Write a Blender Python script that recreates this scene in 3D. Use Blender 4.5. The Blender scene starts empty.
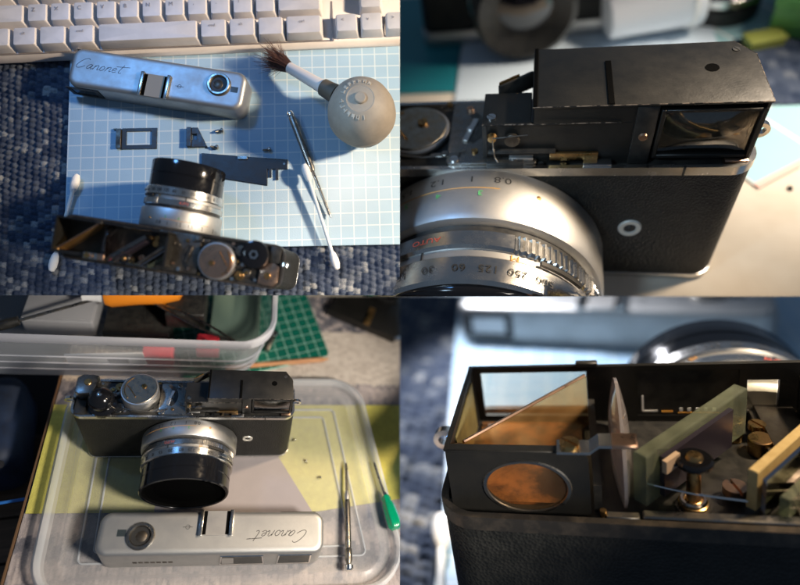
import bpy, bmesh, math, random
from mathutils import Matrix, Vector, Euler
R_ = math.radians
PI = math.pi
sc = bpy.context.scene
col = sc.collection
random.seed(7)

# ------------------------------------------------------------------ camera
# 1 unit = 10 cm.  One camera looks down on four tilted work boards, two above and two below.
PITCH = 38.0
CAMLOC = Vector((0.0, -2.75, 3.75))
cam_d = bpy.data.cameras.new('camera'); cam = bpy.data.objects.new('camera', cam_d); col.objects.link(cam)
cam_d.sensor_width = 36.0; cam_d.lens = 27.0
cam_d.clip_start = 0.05; cam_d.clip_end = 100.0
cam.location = CAMLOC; cam.rotation_euler = (R_(PITCH), 0, 0)
cam_d.dof.use_dof = True; cam_d.dof.focus_distance = 4.25; cam_d.dof.aperture_fstop = 0.22
sc.camera = cam
CAMM = Matrix.Translation(CAMLOC) @ Matrix.Rotation(R_(PITCH), 4, 'X')
FLIP = Matrix(((1,0,0,0),(0,-1,0,0),(0,0,-1,0),(0,0,0,1)))
BASE = CAMM @ FLIP @ Matrix.Scale(0.1, 4)

# each board: rotation, offset (cm) and scale of the board's own centimetre frame (x right, y away, z up)
BOARDS = {
 1: (((0.99916,-0.03518,0.02112),(-0.03219,-0.99123,-0.12819),(0.02545,0.1274,-0.99153)),(-23.5593,-12.7164,44.4541),1.0),
 2: (((0.97888,0.14668,-0.14239),(0.03498,-0.80646,-0.59026),(-0.20141,0.57281,-0.79456)),(3.8161,-0.7002,21.9617),2.6),
 3: (((0.97232,-0.09955,0.2114),(0.05455,-0.78301,-0.61962),(0.22721,0.614,-0.7559)),(-15.3059,12.0908,43.9431),1.06),
 4: (((-0.95734,-0.24157,-0.15855),(0.05606,0.38299,-0.92205),(0.28346,-0.89161,-0.35312)),(9.1876,7.7379,14.6234),3.7),
}
BM_ = {}
for k, (r, t, s) in BOARDS.items():
    m = Matrix.Identity(4)
    for i in range(3):
        for j in range(3): m[i][j] = r[i][j]*s
        m[i][3] = t[i]*s
    BM_[k] = BASE @ m

# ------------------------------------------------------------------ world and lamps
world = bpy.data.worlds.new('World'); sc.world = world; world.use_nodes = True
wb = world.node_tree.nodes['Background']; wb.inputs[0].default_value = (0.26, 0.36, 0.52, 1); wb.inputs[1].default_value = 0.26
sc.view_settings.view_transform = 'Standard'; sc.view_settings.look = 'None'
sc.view_settings.exposure = 0.0; sc.view_settings.gamma = 1.0; sc.view_settings.use_curve_mapping = False
sc.cycles.max_bounces = 8; sc.cycles.transparent_max_bounces = 12; sc.cycles.sample_clamp_indirect = 4.0
sc.cycles.use_denoising = True

def spot(name, board, target, direction, dist, power, color, size_deg, radius, blend=0.35):
    """a spot lamp: target in the board's cm, direction towards the lamp, dist in board cm"""
    M = BM_[board]
    T = M @ Vector(target)
    P = M @ (Vector(target) + Vector(direction).normalized()*dist)
    d = bpy.data.lights.new(name, 'SPOT'); d.energy = power; d.color = color
    d.spot_size = R_(size_deg); d.spot_blend = blend; d.shadow_soft_size = radius
    o = bpy.data.objects.new(name, d); col.objects.link(o)
    o.location = P; o.rotation_euler = (T-P).to_track_quat('-Z', 'Y').to_euler()
    return o
WARM = (1.0, 0.76, 0.50); BLUE = (0.16, 0.44, 1.0); NEUT = (1.0, 0.87, 0.72); COOL = (0.70, 0.86, 1.0)
spot('desk_lamp_warm', 1, (8.5, -1.0, 0), (0.88, 0.03, 0.43), 100, 6000, (1.0, 0.80, 0.58), 21, 0.36, 0.3)
spot('window_light_blue', 1, (9, -2, 0), (-0.30, 0.45, 0.85), 60, 500, BLUE, 34, 0.5, 0.4)
spot('desk_lamp_top', 2, (8, 5, 2), (0.52, 0.12, 0.80), 25, 5000, NEUT, 44, 0.6, 0.4)
spot('window_light_cool', 2, (1, 2, 4), (-0.45, -0.55, 0.7), 24, 1000, (0.55, 0.78, 1.0), 24, 0.6, 0.6)
dl_ = spot('desk_lamp_dim', 3, (4, 2, 0), (0.46, -0.26, 0.86), 58, 1850, (1.0, 0.91, 0.80), 40, 0.45, 0.35)
P_ = BASE @ Vector((28, 8, 4)); T_ = BASE @ Vector((-12, 14.5, 46))
dl_.location = P_; dl_.rotation_euler = (T_-P_).to_track_quat('-Z', 'Y').to_euler()
spot('desk_lamp_side', 4, (4, 2, 6), (-0.62, -0.05, 0.80), 17, 2000, WARM, 46, 0.3, 0.5)
# added fill spot, unseen behind the upper right board, brightens the lower right background
wl = spot('background_fill', 4, (4, -9, 0), (0.35, -0.30, 0.85), 18, 4800, (0.92, 0.93, 1.0), 66, 0.6, 0.5)
P_ = BASE @ Vector((3, -40, 114)); T_ = BASE @ Vector((22, 13, 88))
wl.location = P_; wl.rotation_euler = (T_-P_).to_track_quat('-Z', 'Y').to_euler()

# ------------------------------------------------------------------ helpers
def V(*a): return Vector(a)
def newbm(): return bmesh.new()

def add_box(bm, x0, x1, y0, y1, z0, z1, bev=0.0, seg=2, M=None):
    r = bmesh.ops.create_cube(bm, size=1.0)
    vs = r['verts']
    for v in vs:
        v.co = V(x0+(v.co.x+.5)*(x1-x0), y0+(v.co.y+.5)*(y1-y0), z0+(v.co.z+.5)*(z1-z0))
    if bev > 0:
        es = list({e for v in vs for e in v.link_edges})
        rb = bmesh.ops.bevel(bm, geom=es, offset=bev, segments=seg, affect='EDGES', profile=0.5)
        vs = list({v for f in rb['faces'] for v in f.verts} | {v for v in vs if v.is_valid})
    if M is not None:
        for v in vs: v.co = M @ v.co
    return vs

def add_prism(bm, pts, z0, z1, bev=0.0, seg=2, M=None):
    n = len(pts)
    lo = [bm.verts.new((p[0], p[1], z0)) for p in pts]
    hi = [bm.verts.new((p[0], p[1], z1)) for p in pts]
    fs = [bm.faces.new(list(reversed(lo))), bm.faces.new(hi)]
    for i in range(n): fs.append(bm.faces.new((lo[i], lo[(i+1) % n], hi[(i+1) % n], hi[i])))
    bmesh.ops.recalc_face_normals(bm, faces=fs)
    vs = lo+hi
    if bev > 0:
        es = [e for e in fs[1].edges] + [e for e in fs[0].edges]
        rb = bmesh.ops.bevel(bm, geom=es, offset=bev, segments=seg, affect='EDGES', profile=0.5)
        vs = list({v for f in rb['faces'] for v in f.verts} | {v for v in vs if v.is_valid})
    if M is not None:
        for v in vs: v.co = M @ v.co
    return vs

def rrect(x0, x1, y0, y1, r, n=6):
    out = []
    for cx, cy, a in ((x1-r, y1-r, 0), (x0+r, y1-r, 90), (x0+r, y0+r, 180), (x1-r, y0+r, 270)):
        for k in range(n+1):
            t = R_(a+90*k/n); out.append((cx+r*math.cos(t), cy+r*math.sin(t)))
    return out

def add_ring(bm, outer, inner, z0, z1):
    n = len(outer)
    def lay(p, z): return [bm.verts.new((q[0], q[1], z)) for q in p]
    a, b, c, d = lay(outer, z0), lay(outer, z1), lay(inner, z1), lay(inner, z0)
    fs = []
    for i in range(n):
        j = (i+1) % n
        for u, v in ((a, b), (b, c), (c, d), (d, a)):
            fs.append(bm.faces.new((u[i], u[j], v[j], v[i])))
    bmesh.ops.recalc_face_normals(bm, faces=fs)
    return a+b+c+d

def add_lathe(bm, prof, M=None, n=40, a0=0.0, a1=2*PI, rad=None):
    """prof: (r, h) pairs about local z; closed where r=0"""
    full = abs(a1-a0-2*PI) < 1e-6
    rings = []
    for (r, h) in prof:
        if r < 1e-6: rings.append([bm.verts.new((0, 0, h))])
        else:
            rings.append([bm.verts.new(((r*(rad(a) if rad else 1))*math.cos(a), (r*(rad(a) if rad else 1))*math.sin(a), h))
                          for a in [a0+(a1-a0)*k/(n if full else n-1) for k in range(n)]])
    fs = []
    m = n if full else n-1
    for A, B in zip(rings, rings[1:]):
        for i in range(m):
            j = (i+1) % n
            if len(A) == 1 and len(B) == 1: continue
            if len(A) == 1: fs.append(bm.faces.new((A[0], B[i], B[j])))
            elif len(B) == 1: fs.append(bm.faces.new((A[i], A[j], B[0])))
            else: fs.append(bm.faces.new((A[i], A[j], B[j], B[i])))
    bmesh.ops.recalc_face_normals(bm, faces=fs)
    vs = [v for r in rings for v in r]
    if M is not None:
        for v in vs: v.co = M @ v.co
    return vs

def add_cyl(bm, c, r, h, n=24, bev=0.0, M=None):
    p = [(0, 0), (r-bev, 0), (r, bev), (r, h-bev), (r-bev, h), (0, h)] if bev > 0 else [(0, 0), (r, 0), (r, h), (0, h)]
    MM = Matrix.Translation(V(*c)) @ (M if M is not None else Matrix.Identity(4))
    return add_lathe(bm, p, MM, n)

def add_tube(bm, pts, r, n=8, cap=True):
    pts = [Vector(p) for p in pts]
    rs = r if isinstance(r, (list, tuple)) else [r]*len(pts)
    rings = []
    up = V(0, 0, 1)
    for i, p in enumerate(pts):
        d = (pts[min(i+1, len(pts)-1)]-pts[max(i-1, 0)]).normalized()
        a = d.cross(up)
        if a.length < 1e-3: a = d.cross(V(1, 0, 0))
        a.normalize(); b = a.cross(d).normalized()
        rings.append([bm.verts.new(p+(a*math.cos(2*PI*k/n)+b*math.sin(2*PI*k/n))*rs[i]) for k in range(n)])
    fs = []
    for A, B in zip(rings, rings[1:]):
        for i in range(n): fs.append(bm.faces.new((A[i], A[(i+1) % n], B[(i+1) % n], B[i])))
    if cap: fs.append(bm.faces.new(rings[0])); fs.append(bm.faces.new(rings[-1]))
    bmesh.ops.recalc_face_normals(bm, faces=fs)
    return [v for r_ in rings for v in r_]

def align(o, d):
    """matrix that carries local z onto d at o"""
    return Matrix.Translation(V(*o)) @ V(*d).to_track_quat('Z', 'Y').to_matrix().to_4x4()

def mk(name, bm, mat, parent=None, board=None, smooth=40, loc=None, rz=0.0, mesh=None):
    if mesh is None:
        mesh = bpy.data.meshes.new(name)
        bm.to_mesh(mesh); bm.free()
        if smooth:
            mesh.polygons.foreach_set('use_smooth', [True]*len(mesh.polygons))
            mesh.set_sharp_from_angle(angle=R_(smooth))
        if mat is not None: mesh.materials.append(mat)
    o = bpy.data.objects.new(name, mesh); col.objects.link(o)
    L = Matrix.Translation(V(*loc)) if loc else Matrix.Identity(4)
    L = L @ Matrix.Rotation(rz, 4, 'Z')
    if parent is not None:
        o.parent = parent; o.matrix_local = L
    else:
        o.matrix_world = BM_[board] @ L
        o['_b'] = board
    return o

def tag(o, label, cat, group=None):
    o['label'] = label; o['category'] = cat
    if group: o['group'] = group
    return o

def thing(name, label, cat, board, loc=(0, 0, 0), rz=0.0, group=None, L=None):
    o = bpy.data.objects.new(name, None); col.objects.link(o)
    o.empty_display_size = 0.3
    o.matrix_world = BM_[board] @ (L if L is not None else Matrix.Translation(V(*loc)) @ Matrix.Rotation(rz, 4, 'Z'))
    o['_b'] = board
    return tag(o, label, cat, group)

def struct(name, bm, mat, board, loc=None, rz=0.0, smooth=0, kind='structure'):
    o = mk(name, bm, mat, None, board, smooth, loc, rz); o['kind'] = kind
    return o

# ------------------------------------------------------------------ materials
def nt(name):
    m = bpy.data.materials.new(name); m.use_nodes = True
    n = m.node_tree.nodes; l = m.node_tree.links
    return m, n, l, n['Principled BSDF']

def mat(name, c, rough=0.5, metal=0.0, c2=None, nscale=3.0, detail=6.0, lo=0.35, hi=0.65, bump=0.0, bscale=30.0, rvar=0.0, spec=0.5,
        trans=0.0, ior=1.45, coat=0.0, alpha=1.0, sub=0.0, stretch=None, btype='noise'):
    m, n, l, p = nt(name)
    p.inputs['Base Color'].default_value = (*c, 1); p.inputs['Roughness'].default_value = rough
    p.inputs['Metallic'].default_value = metal; p.inputs['Specular IOR Level'].default_value = spec
    p.inputs['Transmission Weight'].default_value = trans; p.inputs['IOR'].default_value = ior
    p.inputs['Coat Weight'].default_value = coat; p.inputs['Alpha'].default_value = alpha
    if sub: p.inputs['Subsurface Weight'].default_value = sub; p.inputs['Subsurface Radius'].default_value = (0.05, 0.05, 0.05)
    tc = n.new('ShaderNodeTexCoord'); src = tc.outputs['Object']
    if stretch:
        mp = n.new('ShaderNodeMapping'); mp.inputs['Scale'].default_value = stretch; l.new(src, mp.inputs[0]); src = mp.outputs[0]
    if c2 is not None or rvar:
        tx = n.new('ShaderNodeTexNoise'); tx.inputs['Scale'].default_value = nscale; tx.inputs['Detail'].default_value = detail
        tx.inputs['Roughness'].default_value = 0.65
        l.new(src, tx.inputs['Vector'])
        rp = n.new('ShaderNodeMapRange'); rp.inputs['From Min'].default_value = lo; rp.inputs['From Max'].default_value = hi
        l.new(tx.outputs['Fac'], rp.inputs[0])
        if c2 is not None:
            mx = n.new('ShaderNodeMix'); mx.data_type = 'RGBA'
            mx.inputs['A'].default_value = (*c, 1); mx.inputs['B'].default_value = (*c2, 1)
            l.new(rp.outputs[0], mx.inputs['Factor']); l.new(mx.outputs['Result'], p.inputs['Base Color'])
        if rvar:
            r2 = n.new('ShaderNodeMapRange'); r2.inputs['To Min'].default_value = max(0.02, rough-rvar); r2.inputs['To Max'].default_value = min(1, rough+rvar)
            l.new(rp.outputs[0], r2.inputs[0]); l.new(r2.outputs[0], p.inputs['Roughness'])
    if bump:
        if btype == 'voronoi':
            t2 = n.new('ShaderNodeTexVoronoi'); t2.inputs['Scale'].default_value = bscale; o2 = t2.outputs['Distance']
        else:
            t2 = n.new('ShaderNodeTexNoise'); t2.inputs['Scale'].default_value = bscale; t2.inputs['Detail'].default_value = 4; o2 = t2.outputs['Fac']
        l.new(src, t2.inputs['Vector'])
        b = n.new('ShaderNodeBump'); b.inputs['Strength'].default_value = bump; b.inputs['Distance'].default_value = 0.01
        l.new(o2, b.inputs['Height']); l.new(b.outputs[0], p.inputs['Normal'])
    return m

M = {}
M['leather'] = mat('leatherette', (0.009, 0.0095, 0.009), 0.5, spec=0.32, c2=(0.02, 0.02, 0.018), nscale=2.0, bump=0.8, bscale=15, btype='voronoi')
M['chrome'] = mat('satin_chrome', (0.62, 0.61, 0.58), 0.24, 1.0, c2=(0.5, 0.49, 0.47), nscale=1.3, rvar=0.06, bump=0.03, bscale=60)
M['satin'] = mat('satin_silver', (0.60, 0.59, 0.57), 0.46, 1.0, c2=(0.52, 0.51, 0.49), nscale=0.8, rvar=0.04, bump=0.06, bscale=90)
M['coverskin'] = mat('satin_cover', (0.50, 0.50, 0.49), 0.5, 0.9, c2=(0.44, 0.44, 0.43), nscale=0.7, rvar=0.05, bump=0.08, bscale=80)
M['hole'] = mat('recess_shade_and_tape', (0.003, 0.003, 0.003), 0.9, spec=0.0)  # flat black: recess shade put into the colour; also the black tape
M['railblack'] = mat('rail_black', (0.05, 0.045, 0.04), 0.38, 0.6, c2=(0.11, 0.09, 0.07), nscale=3, lo=.45, hi=.7)
M['darkpane'] = mat('dark_pane', (0.02, 0.021, 0.02), 0.3, c2=(0.05, 0.05, 0.045), nscale=1.5, spec=0.25)
M['dialtop'] = mat('worn_dial', (0.46, 0.41, 0.33), 0.36, 1.0, c2=(0.32, 0.26, 0.18), nscale=3, rvar=0.08)
M['relay'] = mat('relay_lens_glass', (0.72, 0.66, 0.66), 0.10, trans=0.72, ior=1.5)
M['yellowglass'] = mat('yellow_edge_glass', (0.62, 0.47, 0.22), 0.25, c2=(0.5, 0.36, 0.15), nscale=3)
M['reflectfloor'] = mat('floor_reflections', (0.26, 0.115, 0.04), 0.3, c2=(0.03, 0.016, 0.01), nscale=0.9, lo=.42, hi=.58)  # amber and dark blotches paint in the reflections inside the viewfinder box
M['bright'] = mat('polished_metal', (0.8, 0.78, 0.75), 0.12, 1.0, rvar=0.06, nscale=4)
M['steel'] = mat('worn_steel', (0.34, 0.33, 0.31), 0.34, 1.0, c2=(0.2, 0.18, 0.15), nscale=2.5, rvar=0.12)
M['brass'] = mat('aged_brass', (0.62, 0.40, 0.15), 0.30, 1.0, c2=(0.35, 0.2, 0.09), nscale=2.2, rvar=0.1)
M['copper'] = mat('copper_disc', (0.62, 0.41, 0.29), 0.32, 1.0, c2=(0.48, 0.30, 0.20), nscale=3.0, rvar=0.08, lo=0.3, hi=0.7)
M['black'] = mat('black_paint', (0.012, 0.012, 0.012), 0.42, c2=(0.03, 0.028, 0.024), nscale=3, rvar=0.08)
M['blackgloss'] = mat('black_gloss', (0.006, 0.006, 0.007), 0.12, spec=0.6, rvar=0.05, nscale=3)
M['blackmetal'] = mat('blackened_metal', (0.0085, 0.0085, 0.008), 0.40, c2=(0.013, 0.012, 0.010), nscale=1.2, detail=5, lo=0.3, hi=0.7, rvar=0.06, bump=0.10, bscale=16, spec=0.5)
M['wornedge'] = mat('worn_edge', (0.30, 0.25, 0.2), 0.4, 0.8, c2=(0.03, 0.03, 0.03), nscale=5, lo=0.45, hi=0.55)
M['deck'] = mat('deck_metal', (0.16, 0.14, 0.115), 0.45, 0.9, c2=(0.06, 0.05, 0.04), nscale=1.8, rvar=0.1)
M['ink'] = mat('black_ink', (0.02, 0.02, 0.02), 0.5)
M['inkgreen'] = mat('green_ink', (0.08, 0.35, 0.12), 0.5)
M['inkorange'] = mat('orange_ink', (0.62, 0.30, 0.05), 0.5)
M['inkred'] = mat('red_ink', (0.45, 0.08, 0.05), 0.5)
M['inkwhite'] = mat('white_ink', (0.75, 0.75, 0.72), 0.5)
M['key'] = mat('key_plastic', (0.70, 0.66, 0.64), 0.42, c2=(0.62, 0.58, 0.55), nscale=0.5, bump=0.05, bscale=50)
M['kbase'] = mat('keyboard_plastic', (0.66, 0.61, 0.58), 0.45, c2=(0.58, 0.53, 0.5), nscale=0.4)
M['keyink'] = mat('key_legend', (0.22, 0.21, 0.23), 0.6)
M['rubber'] = mat('grey_rubber', (0.27, 0.235, 0.19), 0.62, c2=(0.22, 0.19, 0.155), nscale=0.9, bump=0.08, bscale=40)
M['darkrubber'] = mat('dark_rubber', (0.085, 0.07, 0.05), 0.55)
M['brushtube'] = mat('nozzle_plastic', (0.66, 0.6, 0.55), 0.35)
M['bristle'] = mat('bristle_hair', (0.05, 0.022, 0.018), 0.55, c2=(0.11, 0.05, 0.035), nscale=8)
M['cotton'] = mat('cotton', (0.82, 0.80, 0.76), 0.95, bump=0.6, bscale=18)
M['stick'] = mat('swab_stick', (0.80, 0.78, 0.72), 0.5)
M['orange'] = mat('orange_plastic', (0.85, 0.27, 0.02), 0.3)
M['red'] = mat('red_plastic', (0.62, 0.035, 0.06), 0.4, c2=(0.5, 0.03, 0.05), nscale=1)
M['whitepl'] = mat('white_plastic', (0.78, 0.78, 0.77), 0.35)
M['greenh'] = mat('green_handle', (0.0, 0.30, 0.13), 0.22, coat=0.4)
M['wood'] = mat('pencil_wood', (0.55, 0.27, 0.11), 0.55, c2=(0.42, 0.18, 0.07), nscale=3, stretch=(0.2, 3, 3))
M['plank'] = mat('dark_plank', (0.17, 0.10, 0.06), 0.5, c2=(0.08, 0.05, 0.03), nscale=1.2, stretch=(0.12, 2, 2))
M['bluecable'] = mat('blue_cable', (0.03, 0.16, 0.5), 0.4)
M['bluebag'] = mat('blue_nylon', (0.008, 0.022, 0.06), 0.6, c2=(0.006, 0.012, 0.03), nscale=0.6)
M['darkfabric'] = mat('dark_fabric', (0.012, 0.012, 0.016), 0.85)
M['paper'] = mat('white_paper', (0.74, 0.73, 0.72), 0.7, c2=(0.68, 0.67, 0.66), nscale=0.5)
M['cream'] = mat('cream_paper', (0.78, 0.70, 0.58), 0.6, c2=(0.70, 0.61, 0.49), nscale=0.35, detail=3)
M['yellow'] = mat('yellow_cloth', (0.66, 0.60, 0.13), 0.85, c2=(0.56, 0.50, 0.11), nscale=2.5, bump=0.5, bscale=14)
M['mauve'] = mat('mauve_paper', (0.34, 0.265, 0.26), 0.75, c2=(0.30, 0.235, 0.23), nscale=0.6)
M['greenblob'] = mat('green_plastic', (0.16, 0.42, 0.10), 0.4, c2=(0.10, 0.30, 0.08), nscale=0.5)
M['yellowblob'] = mat('yellow_plastic', (0.26, 0.28, 0.06), 0.5)
M['tealbag'] = mat('teal_plastic', (0.02, 0.22, 0.26), 0.4)

def glass(name, c, rough=0.02, fac=0.75, ior=1.5):
    """thin clear or tinted pane: mostly see-through with Fresnel gloss"""
    m, n, l, p = nt(name)
    t = n.new('ShaderNodeBsdfTransparent'); t.inputs[0].default_value = (*c, 1)
    g = n.new('ShaderNodeBsdfGlossy'); g.inputs['Roughness'].default_value = rough; g.inputs[0].default_value = (0.9, 0.88, 0.85, 1)
    f = n.new('ShaderNodeFresnel'); f.inputs[0].default_value = ior
    a = n.new('ShaderNodeMath'); a.operation = 'MULTIPLY_ADD'; a.inputs[1].default_value = 1.6; a.inputs[2].default_value = 1-fac
    l.new(f.outputs[0], a.inputs[0]); a.use_clamp = True
    mx = n.new('ShaderNodeMixShader'); l.new(a.outputs[0], mx.inputs[0]); l.new(t.outputs[0], mx.inputs[1]); l.new(g.outputs[0], mx.inputs[2])
    l.new(mx.outputs[0], n['Material Output'].inputs[0])
    return m
def hazy_pane(name, tint, diff, dfac, gfac, rough=0.04):  # diffuse haze put into the see-through tint so the pane shows
    m, n, l, p = nt(name)
    t = n.new('ShaderNodeBsdfTransparent'); t.inputs[0].default_value = (*tint, 1)
    p.inputs['Base Color'].default_value = (*diff, 1); p.inputs['Roughness'].default_value = rough; p.inputs['Specular IOR Level'].default_value = 0.8
    tc = n.new('ShaderNodeTexCoord'); tx = n.new('ShaderNodeTexNoise'); tx.inputs['Scale'].default_value = 2.0; tx.inputs['Detail'].default_value = 7; l.new(tc.outputs['Object'], tx.inputs['Vector'])
    mr = n.new('ShaderNodeMapRange'); mr.inputs['From Min'].default_value = 0.3; mr.inputs['From Max'].default_value = 0.7; mr.inputs['To Min'].default_value = dfac*0.65; mr.inputs['To Max'].default_value = dfac*1.3
    l.new(tx.outputs['Fac'], mr.inputs[0])
    mx = n.new('ShaderNodeMixShader'); l.new(mr.outputs[0], mx.inputs[0]); l.new(t.outputs[0], mx.inputs[1]); l.new(p.outputs[0], mx.inputs[2])
    l.new(mx.outputs[0], n['Material Output'].inputs[0])
    return m
M['clearglass'] = glass('window_glass', (0.82, 0.81, 0.75), 0.04, 0.93)
M['amber'] = hazy_pane('amber_mirror', (0.96, 0.82, 0.60), (0.40, 0.25, 0.11), 0.22, 0.1)
M['eyeglass'] = hazy_pane('eyepiece_glass', (0.88, 0.72, 0.52), (0.09, 0.055, 0.03), 0.22, 0.1, 0.03)
M['lensglass'] = glass('relay_glass', (0.72, 0.66, 0.66), 0.04, 0.86)
M['greenglass'] = hazy_pane('green_edge_glass', (0.76, 0.82, 0.70), (0.25, 0.27, 0.19), 0.34, 0.1, 0.1)
M['mirror'] = mat('mirror_face', (0.45, 0.42, 0.44), 0.08, 1.0)
M['frontglass'] = mat('coated_front_glass', (0.01, 0.01, 0.015), 0.03, spec=0.8, coat=0.5)

def plastic(name, c, opac, rough):
    m, n, l, p = nt(name)
    p.inputs['Base Color'].default_value = (*c, 1); p.inputs['Roughness'].default_value = rough
    t = n.new('ShaderNodeBsdfTransparent'); t.inputs[0].default_value = (0.93, 0.94, 0.95, 1)
    lw = n.new('ShaderNodeLayerWeight'); lw.inputs[0].default_value = 0.5
    a = n.new('ShaderNodeMath'); a.operation = 'MULTIPLY_ADD'; a.inputs[1].default_value = 0.55; a.inputs[2].default_value = opac; a.use_clamp = True
    l.new(lw.outputs['Facing'], a.inputs[0])
    mx = n.new('ShaderNodeMixShader'); l.new(a.outputs[0], mx.inputs[0]); l.new(t.outputs[0], mx.inputs[1]); l.new(p.outputs[0], mx.inputs[2])
    l.new(mx.outputs[0], n['Material Output'].inputs[0])
    return m
M['lid'] = plastic('frosted_lid', (0.56, 0.56, 0.56), 0.25, 0.28)
M['lidrim'] = plastic('frosted_rim', (0.66, 0.68, 0.70), 0.36, 0.25)
M['tub'] = plastic('frosted_tub', (0.55, 0.58, 0.62), 0.10, 0.2)
M['tubrim'] = plastic('frosted_tub_rim', (0.62, 0.63, 0.69), 0.55, 0.28)

def grid_mat(name, base, line, pitch, wid, wobble=0.03, rough=0.45, base2=None, bigline=0.0):
    m, n, l, p = nt(name)
    tc = n.new('ShaderNodeTexCoord'); sp = n.new('ShaderNodeSeparateXYZ'); l.new(tc.outputs['Object'], sp.inputs[0])
    outs = []
    for ax in ('X', 'Y'):
        a = n.new('ShaderNodeMath'); a.operation = 'PINGPONG'; a.inputs[1].default_value = pitch/2
        l.new(sp.outputs[ax], a.inputs[0])
        b = n.new('ShaderNodeMapRange'); b.inputs['From Min'].default_value = wid*0.5; b.inputs['From Max'].default_value = wid
        b.inputs['To Min'].default_value = 1; b.inputs['To Max'].default_value = 0
        l.new(a.outputs[0], b.inputs[0]); outs.append(b.outputs[0])
    mxm = n.new('ShaderNodeMath'); mxm.operation = 'MAXIMUM'; l.new(outs[0], mxm.inputs[0]); l.new(outs[1], mxm.inputs[1])
    tx = n.new('ShaderNodeTexNoise'); tx.inputs['Scale'].default_value = 0.45; tx.inputs['Detail'].default_value = 6; l.new(tc.outputs['Object'], tx.inputs['Vector'])
    c0 = n.new('ShaderNodeMix'); c0.data_type = 'RGBA'; c0.inputs['A'].default_value = (*base, 1); c0.inputs['B'].default_value = (*(base2 or [x*0.86 for x in base]), 1)
    l.new(tx.outputs['Fac'], c0.inputs['Factor'])
    c1 = n.new('ShaderNodeMix'); c1.data_type = 'RGBA'; c1.inputs['B'].default_value = (*line, 1)
    l.new(c0.outputs['Result'], c1.inputs['A']); l.new(mxm.outputs[0], c1.inputs['Factor'])
    l.new(c1.outputs['Result'], p.inputs['Base Color']); p.inputs['Roughness'].default_value = rough
    bp = n.new('ShaderNodeBump'); bp.inputs['Strength'].default_value = 0.15; bp.inputs['Distance'].default_value = 0.01
    t3 = n.new('ShaderNodeTexNoise'); t3.inputs['Scale'].default_value = 14; l.new(tc.outputs['Object'], t3.inputs['Vector'])
    l.new(t3.outputs['Fac'], bp.inputs['Height']); l.new(bp.outputs[0], p.inputs['Normal'])
    return m
M['bluemat'] = grid_mat('pale_blue_mat', (0.30, 0.45, 0.59), (0.48, 0.57, 0.62), 0.948, 0.05)
M['greenmat'] = grid_mat('green_mat', (0.0, 0.115, 0.075), (0.34, 0.55, 0.45), 0.86, 0.032)
M['cyanmat'] = grid_mat('cyan_mat', (0.33, 0.55, 0.58), (0.85, 0.84, 0.80), 3.1, 0.07)

def yarn_mat(name, cols, rough=0.9):
    """yarn colour per stitch from the 'yarn' attribute"""
    m, n, l, p = nt(name)
    at = n.new('ShaderNodeAttribute'); at.attribute_name = 'yarn'
    tc = n.new('ShaderNodeTexCoord'); tx = n.new('ShaderNodeTexNoise'); tx.inputs['Scale'].default_value = 12; tx.inputs['Detail'].default_value = 5
    l.new(tc.outputs['Object'], tx.inputs['Vector'])
    ad = n.new('ShaderNodeMath'); ad.operation = 'MULTIPLY_ADD'; ad.inputs[1].default_value = 0.5; ad.inputs[2].default_value = -0.25
    l.new(tx.outputs['Fac'], ad.inputs[0])
    a2 = n.new('ShaderNodeMath'); a2.operation = 'ADD'; l.new(at.outputs['Fac'], a2.inputs[0]); l.new(ad.outputs[0], a2.inputs[1])
    r = n.new('ShaderNodeValToRGB'); e = r.color_ramp.elements
    e[0].position = 0.0; e[0].color = (*cols[0], 1); e[1].position = 1.0; e[1].color = (*cols[-1], 1)
    for i, c in enumerate(cols[1:-1]):
        x = e.new((i+1)/(len(cols)-1)); x.color = (*c, 1)
    l.new(a2.outputs[0], r.inputs[0]); l.new(r.outputs[0], p.inputs['Base Color']); p.inputs['Roughness'].default_value = rough
    p.inputs['Specular IOR Level'].default_value = 0.2
    b = n.new('ShaderNodeBump'); b.inputs['Strength'].default_value = 0.5; b.inputs['Distance'].default_value = 0.02
    t3 = n.new('ShaderNodeTexNoise'); t3.inputs['Scale'].default_value = 25; l.new(tc.outputs['Object'], t3.inputs['Vector'])
    l.new(t3.outputs['Fac'], b.inputs['Height']); l.new(b.outputs[0], p.inputs['Normal'])
    return m
M['navyyarn'] = yarn_mat('navy_grey_yarn', [(0.014, 0.024, 0.05), (0.05, 0.065, 0.10), (0.12, 0.135, 0.16), (0.34, 0.34, 0.33)])
M['greyyarn'] = yarn_mat('grey_pink_yarn', [(0.10, 0.10, 0.12), (0.24, 0.22, 0.23), (0.42, 0.36, 0.34), (0.55, 0.46, 0.42)])
M['beigeyarn'] = yarn_mat('beige_yarn', [(0.46, 0.39, 0.33), (0.60, 0.52, 0.44), (0.72, 0.64, 0.55)])

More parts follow.
